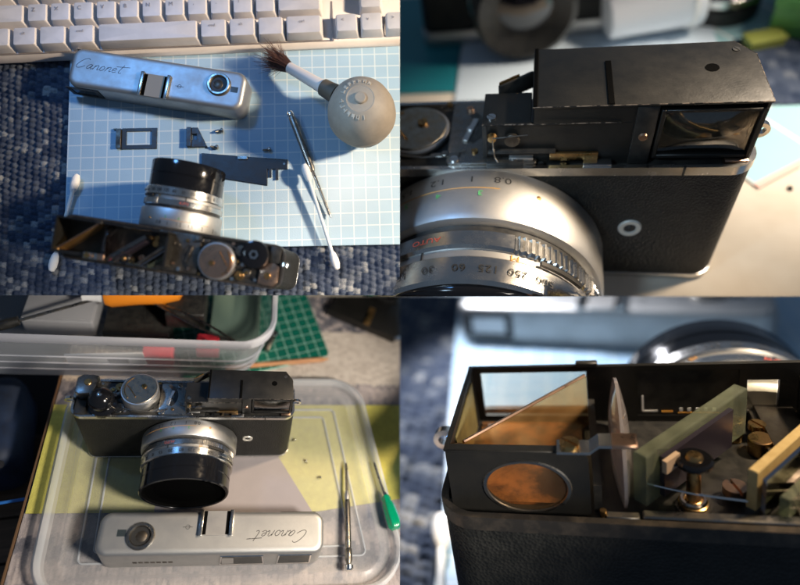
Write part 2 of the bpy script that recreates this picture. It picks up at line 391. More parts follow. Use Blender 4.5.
def weave(name, board, x0, x1, y0, y1, z, px, py, amp, mat_, val, res=5, loc=None, rz=0, kind='structure'):
    """a cloth whose every stitch is a raised loop; yarn shade chosen stitch by stitch by val(i, j)"""
    nx = int((x1-x0)/px*res); ny = int((y1-y0)/py*res)
    verts = []; yarn = []; rnd = {}
    for b in range(ny+1):
        for a in range(nx+1):
            x = x0+(x1-x0)*a/nx; y = y0+(y1-y0)*b/ny
            X, Yy = x, y
            x += px*(.12*math.sin(y*.7+1.3*math.sin(x*.31))+.07*math.sin(y*2.3+x)); y += py*(.25*math.sin(x*.55+y*.2)+.10*math.sin(x*2.1-y))
            i = math.floor(x/px+1e-4); v = y/py+(0.5 if i % 2 else 0)+0.18*(x/px-i); j = math.floor(v+1e-4)
            fu = x/px-i; fv = v-j
            h = (max(0, 1-(2*fu-1)**2)**0.6)*(max(0, 1-(2*fv-1)**2)**0.5)
            k = (i, j)
            if k not in rnd: rnd[k] = (val(i, j), random.uniform(0.55, 1.15))
            verts.append((X, Yy, z+amp*h*rnd[k][1])); yarn.append(rnd[k][0])
    W = nx+1
    faces = [(b*W+a, b*W+a+1, (b+1)*W+a+1, (b+1)*W+a) for b in range(ny) for a in range(nx)]
    me = bpy.data.meshes.new(name); me.from_pydata(verts, [], faces)
    at = me.attributes.new('yarn', 'FLOAT', 'POINT'); at.data.foreach_set('value', yarn)
    me.polygons.foreach_set('use_smooth', [True]*len(me.polygons)); me.materials.append(mat_)
    o = mk(name, None, None, None, board, 0, loc, rz, mesh=me); o['kind'] = kind
    return o

# text and strokes ---------------------------------------------------------
def text_mesh(s, size):
    cu = bpy.data.curves.new('t', 'FONT'); cu.body = s; cu.size = size; cu.align_x = 'CENTER'; cu.align_y = 'CENTER'; cu.resolution_u = 3
    ob = bpy.data.objects.new('t', cu); col.objects.link(ob)
    dg = bpy.context.evaluated_depsgraph_get()
    me = bpy.data.meshes.new_from_object(ob.evaluated_get(dg))
    vs = [v.co.copy() for v in me.vertices]; fs = [tuple(p.vertices) for p in me.polygons]
    bpy.data.objects.remove(ob); bpy.data.curves.remove(cu); bpy.data.meshes.remove(me)
    return vs, fs
TXT = {}
def add_text(bm, s, size, fn):
    if (s, size) not in TXT: TXT[(s, size)] = text_mesh(s, size)
    vs, fs = TXT[(s, size)]
    nv = [bm.verts.new(fn(v.x, v.y)) for v in vs]
    for f in fs:
        try: bm.faces.new([nv[i] for i in f])
        except ValueError: pass

SCRIPT = [
 [(2.1,2.15),(1.75,2.45),(1.2,2.35),(0.55,1.7),(0.15,0.95),(0.1,0.4),(0.45,0.12),(1.05,0.25),(1.75,0.75)],
 [(3.15,1.05),(2.8,1.22),(2.4,0.9),(2.25,0.4),(2.5,0.15),(2.9,0.5),(3.2,1.15),(3.05,0.45),(3.2,0.15),(3.5,0.4)],
 [(3.6,0.12),(3.85,1.15),(3.8,0.8),(4.2,1.2),(4.5,1.05),(4.4,0.5),(4.5,0.15),(4.8,0.4)],
 [(5.5,1.2),(5.1,1.0),(4.95,0.5),(5.2,0.13),(5.6,0.3),(5.8,0.8),(5.5,1.2)],
 [(6.1,0.12),(6.35,1.15),(6.3,0.8),(6.7,1.2),(7.0,1.05),(6.9,0.5),(7.0,0.15),(7.3,0.4)],
 [(7.5,0.6),(8.0,0.7),(8.15,1.05),(7.85,1.2),(7.5,0.85),(7.5,0.35),(7.8,0.12),(8.3,0.4)],
 [(9.3,2.1),(8.95,1.0),(8.85,0.35),(9.1,0.12),(9.4,0.3)], [(7.9,1.55),(10.6,1.75)]]
def smooth_pts(p, k=4):
    out = []
    for i in range(len(p)-1):
        a = p[max(0, i-1)]; b = p[i]; c = p[i+1]; d = p[min(len(p)-1, i+2)]
        for s in range(k):
            t = s/k
            out.append(tuple(0.5*((2*b[q])+(-a[q]+c[q])*t+(2*a[q]-5*b[q]+4*c[q]-d[q])*t*t+(-a[q]+3*b[q]-3*c[q]+d[q])*t**3) for q in range(len(b))))
    out.append(tuple(p[-1])); return out

def screw(parent, x, y, z, r, mat_, name='screw', h=0.08, slot=0.6):
    bm = newbm(); w = r*0.13
    M4 = Matrix.Translation(V(x, y, z)) @ Matrix.Rotation(slot, 4, 'Z')
    # slotted head: two half discs beside a recessed slot
    for sgn in (1, -1):
        pts = [(w*1.0, -math.sqrt(max(0, r*r-w*w)))] + [(r*math.cos(t), r*math.sin(t)) for t in [R_(-75+15*k) for k in range(11)]] + [(w, math.sqrt(r*r-w*w))]
        pts = [(sgn*p[0], p[1]) for p in pts]
        if sgn < 0: pts.reverse()
        add_prism(bm, pts, 0, h, 0, M=M4)
    add_prism(bm, [(r*0.9*math.cos(2*PI*k/14), r*0.9*math.sin(2*PI*k/14)) for k in range(14)], -0.02, h*0.45, 0, M=M4)
    return mk(name, bm, mat_, parent)

# ------------------------------------------------------------------ rangefinder camera body
def build_lens(t, H, lz, L, lx=0.15, rs=1.0):
    """lens barrel along -y; each ring its own part"""
    MX = Matrix.Translation(V(lx, 0, lz)) @ Matrix.Diagonal((rs, 1, rs, 1)) @ Matrix.Rotation(PI/2, 4, 'X')     # local z -> -y
    k = L/3.84
    def ring(name, prof, m, n=72, rad=None, parent=t):
        bm = newbm(); add_lathe(bm, [(r, h*k) for r, h in prof], MX, n, rad=rad); return mk(name, bm, m, parent, smooth=35)
    fr = ring('focus_ring', [(0, -.02), (2.95, -.02), (3.06, .06), (3.1, .12), (3.08, 1.02), (3.02, 1.12), (2.9, 1.16), (2.8, 1.16), (2.8, 1.25), (0, 1.25)], M['satin'])
    ring('shadow_gap', [(0, 1.14), (2.84, 1.14), (2.84, 1.34), (0, 1.34)], M['black'])
    # chrome ring: ridged over part of its turn
    def rid(a):
        # a=90deg is the top (towards +z); ridges on the right shoulder
        d = (math.degrees(a)+360) % 360
        if 8 < d < 72 or 200 < d < 330: return 1.0+0.010*math.copysign(1, math.sin(a*120))
        return 1.0
    bm = newbm(); add_lathe(bm, [(0, 1.30*k), (2.86, 1.30*k), (2.95, 1.34*k), (2.95, 1.62*k), (2.88, 1.66*k), (0, 1.66*k)], MX, 480, rad=rid)
    ar = mk('aperture_ring', bm, M['chrome'], t, smooth=20)
    pr = ring('index_ring', [(0, 1.64), (2.84, 1.64), (2.86, 1.84), (0, 1.84)], M['satin'])
    sr = ring('shutter_ring', [(0, 1.82), (2.9, 1.82), (2.96, 1.87), (2.93, 2.28), (2.85, 2.33), (0, 2.33)], M['chrome'])
    def rid2(a):
        d = (math.degrees(a)+360) % 360
        return 1.0+(0.014*math.copysign(1, math.sin(a*70)) if 5 < d < 42 else 0)
    bm = newbm(); add_lathe(bm, [(2.80, 2.31*k), (2.84, 2.33*k), (2.84, 2.66*k), (2.78, 2.68*k)], MX, 48)
    bb = ring('filter_barrel', [(0, 2.30), (2.80, 2.30), (2.80, 3.0), (2.77, 3.02), (2.77, 3.07), (2.80, 3.09), (2.80, 3.76), (2.74, 3.84), (2.62, 3.84), (2.6, 3.78)], M['blackgloss'])
    ring('front_well', [(2.6, 3.79), (2.5, 3.66), (2.2, 3.6), (0, 3.6)], M['hole'])  # shade of the lens mouth put into the black of well and glass
    bm.free()
    ring('front_glass', [(0, 3.72), (0.8, 3.69), (1.5, 3.63), (1.9, 3.605)], M['hole'])
    # lever block and ridged tab
    ks = min(1.05, k)
    def wrap(r):
        def mkfn(th0, y0, off=0.012):
            return lambda u, v: (lx+(r*rs+off)*math.sin(th0-u*ks/r), -(y0*k)-v*ks, lz+(r*rs+off)*math.cos(th0-u*ks/r))
        return mkfn
    def tube_arc(r, th0, th1, y, rad_, n=24):
        return [(lx+r*rs*math.sin(th0+(th1-th0)*i/n), -y*k, lz+r*rs*math.cos(th0+(th1-th0)*i/n)) for i in range(n+1)]
    # scale numbers (read from behind the camera)
    w = wrap(3.09)
    bm = newbm()
    for s, th in (('0.8', 11), ('1', -2), ('1.2', -17), ('1.5', -33), ('2', -50), ('3', -70)): add_text(bm, s, 0.32, w(R_(th), .30))
    nn_ = mk('distance_numbers', bm, M['ink'], fr, smooth=0); nn_['kind'] = 'stuff'
    bm = newbm()
    for s, th in (('3', 2), ('4', -16), ('5', -32)): add_text(bm, s, 0.26, w(R_(th), .62))
    nn_ = mk('feet_numbers', bm, M['inkgreen'], fr, smooth=0); nn_['kind'] = 'stuff'
    bm = newbm(); add_tube(bm, tube_arc(3.095, R_(-60), R_(10), .50, 0), 0.012, 4); mk('scale_line', bm, M['inkorange'], fr, smooth=0)
    bm = newbm(); add_lathe(bm, [(0, 0), (.09, 0), (.07, .04), (0, .05)], align((lx+3.07*rs*math.sin(R_(27)), -.5*k, lz+3.07*rs*math.cos(R_(27))), (math.sin(R_(27)), 0, math.cos(R_(27)))), 12); mk('index_dot', bm, M['brass'], fr)
    w = wrap(2.96)
    bm = newbm()
    for s, th in (('4', -54), ('8', -42), ('15', -30), ('30', -17), ('60', -4), ('125', 8), ('250', 20), ('500', 32)): add_text(bm, s, 0.29, w(R_(th), 2.07, 0.014))
    add_text(bm, 'B', 0.3, w(R_(-66), 2.07, 0.014))
    nn_ = mk('speed_numbers', bm, M['ink'], sr, smooth=0); nn_['kind'] = 'stuff'
    w2 = wrap(2.95); bm = newbm()
    add_text(bm, 'AUTO', 0.24, w2(R_(-20), 1.48, 0.01))
    nn_ = mk('aperture_letters', bm, M['inkred'], ar, smooth=0); nn_['kind'] = 'stuff'
    w3 = wrap(2.86); bm = newbm(); add_text(bm, 'M', 0.26, w3(R_(19), 1.74, 0.012)); mk('mode_letter', bm, M['inkorange'], pr, smooth=0)
    bm = newbm()
    add_prism(bm, [(-.03, -.14), (.03, -.14), (.03, .14), (-.03, .14)], 0, 0.02, 0, M=align((lx+2.86*rs*math.sin(R_(-22)), -1.74*k, lz+2.86*rs*math.cos(R_(-22))), (math.sin(R_(-22)), 0, math.cos(R_(-22)))) @ Matrix.Rotation(PI/2, 4, 'Z')); mk('index_mark', bm, M['ink'], pr, smooth=0)
    # black lever notch
    bm = newbm()
    for i in range(10):
        th = R_(31+2.2*i); add_box(bm, -.07, .07, -.09, .09, -.05, .05, 0, M=align((lx+2.97*rs*math.sin(th), -1.76*k, lz+2.97*rs*math.cos(th)), (math.sin(th), 0, math.cos(th))))
    mk('slide_lever', bm, M['black'], pr, smooth=0)
    bm = newbm()
    for i in range(9):
        th = R_(50+3.4*i); add_box(bm, -.05, .05, -.26, .26, -.06, .07, 0.015, 1, M=align((lx+2.95*rs*math.sin(th), -2.08*k, lz+2.95*rs*math.cos(th)), (math.sin(th), 0, math.cos(th))))
    mk('grip_ridges', bm, M['chrome'], sr, smooth=30)

def lug(t, x, y, z, s):
    bm = newbm()
    # eyelet: flat drop-shaped ring standing out of the body end
    outer = []; inner = []
    for k in range(20):
        a = 2*PI*k/20; outer.append((0.30*math.cos(a), 0.26*math.sin(a))); inner.append((0.13*math.cos(a)+.06, 0.12*math.sin(a)))
    vs = add_ring(bm, outer, inner, -.09, .09)
    vs += add_cyl(bm, (0, 0, 0), .15, .26, 14, .02, M=Matrix.Rotation(-PI/2, 4, 'Y'))
    MM = Matrix.Translation(V(x, y, z)) @ Matrix.Scale(s, 4, V(1, 0, 0)) @ Matrix.Rotation(PI/2, 4, 'X')
    for v in vs: v.co = MM @ v.co
    bmesh.ops.recalc_face_normals(bm, faces=bm.faces)
    return mk('strap_lug', bm, M['bright'], t)

def build_camera(label, board, loc, rz, H, D, hh, lz, L, opened, hx=1.35, group='dismantled cameras', lens_x=0.15, rs=1.0, lean=0.0):
    Lm = Matrix.Translation(V(*loc)) @ Matrix.Rotation(rz, 4, 'Z') @ Matrix.Translation(V(0, D, 0)) @ Matrix.Rotation(-lean, 4, 'X') @ Matrix.Translation(V(0, -D, 0))
    t = thing('camera', label, 'camera', board, loc, rz, group, Lm)
    W = 7.0
    out = rrect(-W, W, 0, D, 0.7, 7); inn = rrect(-W+.14, W-.14, .14, D-.14, 0.58, 7)
    bm = newbm(); add_prism(bm, rrect(-W+.03, W-.03, .03, D-.03, .68, 7), 0.2, H-.24); b = mk('body', bm, M['leather'], t, smooth=50)
    bm = newbm(); add_prism(bm, out, 0.0, 0.22, 0.05); mk('base_plate', bm, M['chrome'], t)
    bm = newbm(); add_ring(bm, out, inn, H-.26, H+.04); mk('top_rail', bm, M['railblack'] if opened else M['chrome'], t)
    bm = newbm(); add_prism(bm, inn, H-.3, H-.14); dk = mk('deck', bm, M['black'], t)
    # seam in the rail, self-timer emblem on the front
    if not opened:
        bm = newbm(); add_box(bm, 5.02, 5.08, -.012, .05, H-.27, H+.055); mk('rail_gap', bm, M['black'], t, smooth=0)
    MX = Matrix.Translation(V(3.96, .03, .5*H)) @ Matrix.Rotation(PI/2, 4, 'X')
    bm = newbm(); add_lathe(bm, [(.18, 0), (.2, .05), (.33, .06), (.36, 0)], MX, 28); em = mk('emblem_ring', bm, mat('emblem_silver', (0.62, 0.59, 0.52), 0.4, 0.2), t)
    bm = newbm(); add_lathe(bm, [(0, .02), (.2, .02)], MX, 24); add_lathe(bm, [(0, .06), (.07, .05), (.09, .02)], MX, 14); mk('emblem_centre', bm, M['black'], em)
    build_lens(t, H, lz, L, lens_x, rs)
    lug(t, W+.12, .42*D, H+.22, 1); lug(t, -W-.12, .42*D, H+.22, -1)
    # ---- wind side (x < 0)
    bm = newbm(); add_prism(bm, rrect(-1.75, .95, .16, D-.2, .12, 3), H-.14, H+.12, .02); pl = mk('shutter_plate', bm, M['deck'] if opened else M['steel'], t)
    bm = newbm()
    pts = [(1.0*math.cos(R_(a)), 1.0*math.sin(R_(a))) for a in range(-50, 51, 10)]+[(.74*math.cos(R_(a)), .74*math.sin(R_(a))) for a in range(50, -51, -10)]
    add_prism(bm, [(-1.65+p[0], .55*D+p[1]) for p in pts], H+.10, H+.135); mk('crescent_slot', bm, M['black'], pl, smooth=0)
    bm = newbm(); add_box(bm, .15, .85, .25, D-.4, H+.12, H+.22, .02); mk('lever_strip', bm, M['deck'] if opened else M['satin'], pl)
    for (x, y) in ((-1.5, .3), (.3, .35), (.5, D-.6), (-.6, D-.4)): screw(t, x, y, H+.12, .13, M['bright'], slot=x*3)
    bm = newbm(); dh = 0 if opened else (-.42 if board == 2 else .45)
    add_lathe(bm, [(0, 0), (1.14, 0), (1.16, .05), (1.16, .55+dh), (1.12, .6+dh), (1.0, .62+dh), (0, .62+dh)], Matrix.Translation(V(-2.95, .56*D, H-.1)), 48); dl = mk('counter_dial', bm, M['satin'], t)
    bm = newbm(); add_lathe(bm, [(0, .06), (1.03, .06), (1.06, .03), (1.06, 0)], Matrix.Translation(V(-2.95, .56*D, H+.51+dh)), 44); mk('dial_face', bm, M['copper'] if opened else M['dialtop'], dl)
    bm = newbm(); c = (-2.95, .56*D, H+.60+dh)
    add_tube(bm, [(c[0]-.15, c[1]-.6, c[2]), (c[0]-.6, c[1]+.05, c[2]), (c[0]-.75, c[1]+.2, c[2])], .03, 6); add_tube(bm, [(c[0]+.9*math.cos(R_(a)), c[1]+.9*math.sin(R_(a)), c[2]) for a in range(120, 235, 12)], .025, 6); mk('dial_spring', bm, M['brass'], dl)
    screw(t, -2.7, .62*D, H+.57+dh, .16, M['brass'], slot=.4)
    # advance knob
    kz = H-.1
    if opened:
        bm = newbm(); add_lathe(bm, [(0, 0), (.86, 0), (.9, .06), (.9, .5), (.84, .62), (.6, .7), (.34, .7), (.32, .62), (0, .62)], Matrix.Translation(V(-5.2, .30*D, kz)), 96, rad=lambda a: 1+.012*math.copysign(1, math.sin(a*36)))
        kn = mk('advance_knob', bm, M['hole'] if False else M['blackgloss'], t, smooth=30)
        bm = newbm(); add_lathe(bm, [(.15, .66), (.17, .78), (.3, .78), (.32, .6)], Matrix.Translation(V(-5.2, .30*D, kz)), 6); mk('knob_nut', bm, M['bright'], kn, smooth=0)
    else:
        bm = newbm(); add_lathe(bm, [(0, 0), (.80, 0), (.82, .3), (.6, .42), (.62, .6), (.74, .8), (.78, 1.05), (.7, 1.35), (.45, 1.6), (.18, 1.7), (0, 1.72)], Matrix.Translation(V(-5.1, .28*D, kz)), 40)
        kn = mk('advance_knob', bm, M['blackgloss'], t)
        bm = newbm(); add_lathe(bm, [(.12, 0), (.16, .05), (.1, .08), (0, .08)], Matrix.Translation(V(-5.1, .28*D, kz+1.69)), 14); mk('knob_nut', bm, M['bright'], kn)
    # rewind end plate with shaft
    zt = H+.12 if opened else H+.95
    bm = newbm(); add_prism(bm, [(-6.75, .48*D), (-6.45, .42*D), (-5.75, .45*D), (-5.6, .6*D), (-5.55, D-.25), (-5.9, D-.18), (-6.5, D-.18), (-6.78, D-.45)], H-.14, zt, .03); rp = mk('rewind_block', bm, M['copper'] if opened else M['steel'], t)
    bm = newbm(); add_cyl(bm, (-6.1, .72*D, zt-.02), .22, .12, 16, .02); mk('rewind_shaft', bm, M['brass'], rp)
    bm = newbm(); add_box(bm, -6.75, -6.1, .16, .42*D, H-.14, H+.16, .03); mk('corner_block', bm, M['black'], t)
    bm = newbm(); add_cyl(bm, (-4.35, .8*D, H-.14), .3, .22, 18, .02); add_cyl(bm, (-4.35, .8*D, H+.08), .14, .16, 12, .02); mk('gear_post', bm, M['brass'], t)
    bm = newbm(); add_cyl(bm, (-4.75, .72*D, H-.14), .26, .14, 18, .02); mk('gear', bm, M['steel'], t)
    bm = newbm(); add_cyl(bm, (-4.2, .25*D, H-.14), .34, .12, 18, .02); mk('gear', bm, M['steel'], t)
    screw(t, -4.75, .72*D, H+.02, .13, M['brass'], slot=1); screw(t, -4.05, .5*D, H-.12, .12, M['brass'], slot=2.2); screw(t, -3.9, .9*D, H-.12, .12, M['bright'], slot=.2)
    # spring wires across the deck
    bm = newbm(); add_tube(bm, smooth_pts([(-4.1, .35*D, H+.1), (-3.9, .2*D, H+.2), (-2.5, .12*D, H+.16), (-1.2, .2*D, H+.2)]), .03, 6); mk('spring_wire', bm, M['steel'], t)
    # the clutter of small levers and heads on the wind side
    rr_ = random.Random(11)
    for (x, y, r) in ((-5.4, .85, .10), (-4.5, .55, .11), (-3.75, .12, .09), (-1.2, .82, .11), (-.2, .75, .10), (-1.9, .9, .09), (-.9, .2, .10), (-5.9, .30, .10)):
        screw(t, x, y*D, H+.10, r, M[rr_.choice(('brass', 'bright', 'copper'))], h=.10, slot=rr_.uniform(0, 3))
    for (x, y, ln, a, m_) in ((-4.2, .62, 1.0, 20, 'steel'), (-1.1, .50, 1.1, 75, 'satin'), (-.1, .30, .8, -15, 'steel'), (-4.6, .15, .8, 60, 'brass'), (-1.8, .15, .9, 5, 'steel')):
        bm = newbm(); add_box(bm, -ln/2, ln/2, -.09, .09, 0, .06, .015, 1, M=Matrix.Translation(V(x, y*D, H+.13)) @ Matrix.Rotation(R_(a), 4, 'Z')); add_cyl(bm, (x, y*D, H+.15), .12, .1, 12, .02); mk('small_lever', bm, M[m_ if not opened else ('deck' if m_ != 'brass' else 'brass')], t)
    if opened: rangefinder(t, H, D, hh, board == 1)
    else: housing(t, H, D, hh, hx)
    return t

def housing(t, H, D, hh, hx):
    """black sheet-metal viewfinder housing still screwed on"""
    Z = H+hh; zs = H+hh*0.70
    yb = D-.3; yf = .3
    # folded cover: top with clipped far corner
    bm = newbm(); add_prism(bm, [(hx, yf), (6.78, yf), (6.72, yb-.65), (6.25, yb), (hx, yb)], Z-.07, Z, .018)
    hc = mk('housing_top', bm, M['blackmetal'], t)
    bm = newbm(); add_box(bm, hx+1.98, hx+2.14, yf+.02, yb-.75, Z+.002, Z+.035, .008, 1); mk('tape_strip', bm, M['hole'], hc, smooth=30)
    bm = newbm(); add_box(bm, hx+.02, hx+.12, yf-.01, yb-.02, Z+.002, Z+.05, .008, 1); mk('tape_strip', bm, M['hole'], hc, smooth=30)
    bm = newbm(); add_lathe(bm, [(0, 0), (.17, 0), (.18, .006)], Matrix.Translation(V(5.52, yf+.55*(yb-yf), Z+.004)), 22); mk('sight_hole_shade', bm, M['hole'], hc, smooth=0)  # flat black disc; the shade of the hole is put into its colour
    for pa, pb_ in (((hx, yf-.002, Z-.012), (6.78, yf-.002, Z-.012)), ((6.782, yf, Z-.012), (6.722, yb-.65, Z-.012)), ((6.72, yb-.65, Z-.012), (6.25, yb, Z-.012))):
        bm = newbm(); add_tube(bm, [pa, pb_], .014, 6); mk('worn_edge', bm, M['wornedge'], hc)
    screw(hc, 6.25, yb-.42, Z-.03, .1, M['steel'], h=.05)
    bm = newbm(); add_box(bm, hx, 6.25, yb-.06, yb-.002, H-.14, Z-.07); mk('housing_back', bm, M['black'], t, smooth=0)
    bm = newbm(); add_prism(bm, [(6.66, yf+.02), (6.74, yf+.02), (6.69, yb-.65), (6.61, yb-.65)], H-.14, Z-.072); mk('housing_side', bm, M['blackmetal'], t, smooth=0)
    # front wall with step and window opening
    xw0, xw1 = 4.15, 6.72; zw0, zw1 = H+.12, Z-.22
    bm = newbm()
    add_box(bm, hx-1.35, xw0-.15, yf+.10, yf+.2, H-.14, zs-.06); add_box(bm, hx+.05, xw0-.15, yf+.105, yf+.19, zs-.06, Z-.072)
    mk('front_plate', bm, M['blackmetal'], t, smooth=0)
    bm = newbm(); add_box(bm, xw0-.62, xw0-.06, yf+.02, yf+.13, H-.1, Z-.10, .03); pb = mk('screw_post', bm, M['black'], t)
    bm = newbm(); add_lathe(bm, [(0, .07), (.1, .06), (.13, 0)], Matrix.Translation(V(xw0-.34, yf+.02, H+.72*hh*.62)) @ Matrix.Rotation(PI/2, 4, 'X'), 18); add_box(bm, xw0-.46, xw0-.22, yf-.055, yf-.045, H+.72*hh*.62-.012, H+.72*hh*.62+.012); mk('screw', bm, M['copper'], pb)
    bm = newbm()
    for a in ((xw0, xw0+.12, zw0, zw1), (xw1-.12, xw1, zw0, zw1), (xw0+.12, xw1-.12, zw0, zw0+.12), (xw0+.12, xw1-.12, zw1-.1, zw1)): add_box(bm, a[0], a[1], yf+.0, yf+.26, a[2], a[3], .02, 1)
    wf = mk('window_frame', bm, M['blackmetal'], t)
    bm = newbm(); n = 14
    # slightly bulging front glass
    g = [[bm.verts.new((xw0+.10+(xw1-xw0-.2)*i/n, yf+.10-.10*math.sin(PI*i/n)*math.sin(PI*j/n), zw0+.1+(zw1-zw0-.18)*j/n)) for i in range(n+1)] for j in range(n+1)]
    for j in range(n):
        for i in range(n): bm.faces.new((g[j][i], g[j][i+1], g[j+1][i+1], g[j+1][i]))
    mk('window_glass', bm, M['clearglass'], wf)
    bm = newbm(); add_lathe(bm, [(0, .24), (.4, .20), (.75, .08), (.86, 0), (.92, .05), (.98, 0)], Matrix.Translation(V((xw0+xw1)/2, yf+.55, (zw0+zw1)/2)) @ Matrix.Diagonal((1.22, 1, .72, 1)) @ Matrix.Rotation(PI/2, 4, 'X'), 36); mk('inner_lens', bm, mat('grey_lens', (0.30, 0.29, 0.24), 0.10, coat=0.6, c2=(0.20, 0.19, 0.15), nscale=2), wf)  # pale reflection put into the diffuse grey of the lens
    bm = newbm(); add_box(bm, xw0+.02, xw1-.05, yf+.56, yf+.66, zw0, zw1); mk('inner_wall', bm, mat('inner_wall_paint', (0.14, 0.13, 0.10), 0.4), wf, smooth=0)
    # low step to the left with its brass slide, levers and hair springs
    bm = newbm(); add_box(bm, hx-1.4, hx-.02, yf+.05, yf+1.5, zs-.06, zs, .015, 1); st = mk('step_top', bm, M['blackmetal'], t)
    screw(st, hx-1.15, yf+.35, zs-.01, .13, M['bright'], h=.06, slot=.9)
    bm = newbm(); add_tube(bm, [(hx-1.4, yf+.04, zs-.01), (hx+.0, yf+.04, zs-.01)], .022, 6); add_tube(bm, [(hx, yf+.0, zs+.01), (hx+2.4, yf+.06, zs-.02)], .018, 6); mk('worn_edge', bm, M['wornedge'], st)
    bm = newbm(); add_box(bm, hx-1.4, hx-1.28, yf+.06, yf+1.4, H-.14, zs-.062); mk('step_side', bm, M['black'], t, smooth=0)
    bm = newbm(); add_box(bm, hx+.55, hx+1.9, yf-.02, yf+.08, H+.08, H+.36, .02); mk('brass_slide', bm, M['brass'], t)
    bm = newbm(); add_box(bm, hx-1.25, hx+.7, yf-.06, yf+.04, H+.38, H+.52, .03); add_box(bm, hx-1.3, hx-.2, yf-.16, yf+.06, H+.02, H+.16, .03); mk('coupling_lever', bm, M['black'], t)
    bm = newbm(); add_lathe(bm, [(0, .14), (.12, .12), (.15, 0)], Matrix.Translation(V(hx-1.12, yf+.02, zs-.42)) @ Matrix.Rotation(PI/2, 4, 'X'), 16); mk('brass_stud', bm, M['brass'], t)
    bm = newbm(); add_tube(bm, smooth_pts([(hx-1.1, yf-.1, zs-.38), (hx-.7, yf-.14, zs-.3), (hx-.1, yf-.08, zs-.28)]), .02, 6); add_tube(bm, smooth_pts([(hx-1.1, yf-.1, zs-.45), (hx-1.05, yf-.15, H+.4), (hx-.9, yf-.12, H+.05)]), .02, 6); mk('hair_spring', bm, M['steel'], t)
    bm = newbm(); add_cyl(bm, (hx-.55, yf+.02, zs-.5), .22, .12, 18, .02, M=Matrix.Rotation(PI/2, 4, 'X')); mk('cam_wheel', bm, M['deck'], t)
    bm = newbm(); add_box(bm, hx+1.5, hx+2.3, .05, .32, H+.0, H+.12, .03); mk('tin_tab', bm, M['bright'], t)
    bm = newbm(); add_box(bm, 6.1, 6.72, .2, .5, H-.1, H+.1, .03); mk('copper_tab', bm, M['copper'], t)
    for x in (hx-.2, hx+.3, hx+.95): screw(t, x, .22, H-.06, .09, M['bright'], h=.1, slot=x*2)
    # inclined mirror mount behind the step
    bm = newbm(); add_box(bm, -.6, .6, -.05, .05, 0, .55, .02, M=Matrix.Translation(V(hx-.5, yf+1.9, zs-.35)) @ Matrix.Rotation(R_(35), 4, 'Z')); mk('mirror_mount', bm, M['black'], t)
    bm = newbm(); add_box(bm, -.35, .35, -.12, -.06, .1, .62, .02, M=Matrix.Translation(V(hx-.75, yf+1.9, zs-.35)) @ Matrix.Rotation(R_(35), 4, 'Z')); mk('mount_spring', bm, M['brass'], t)

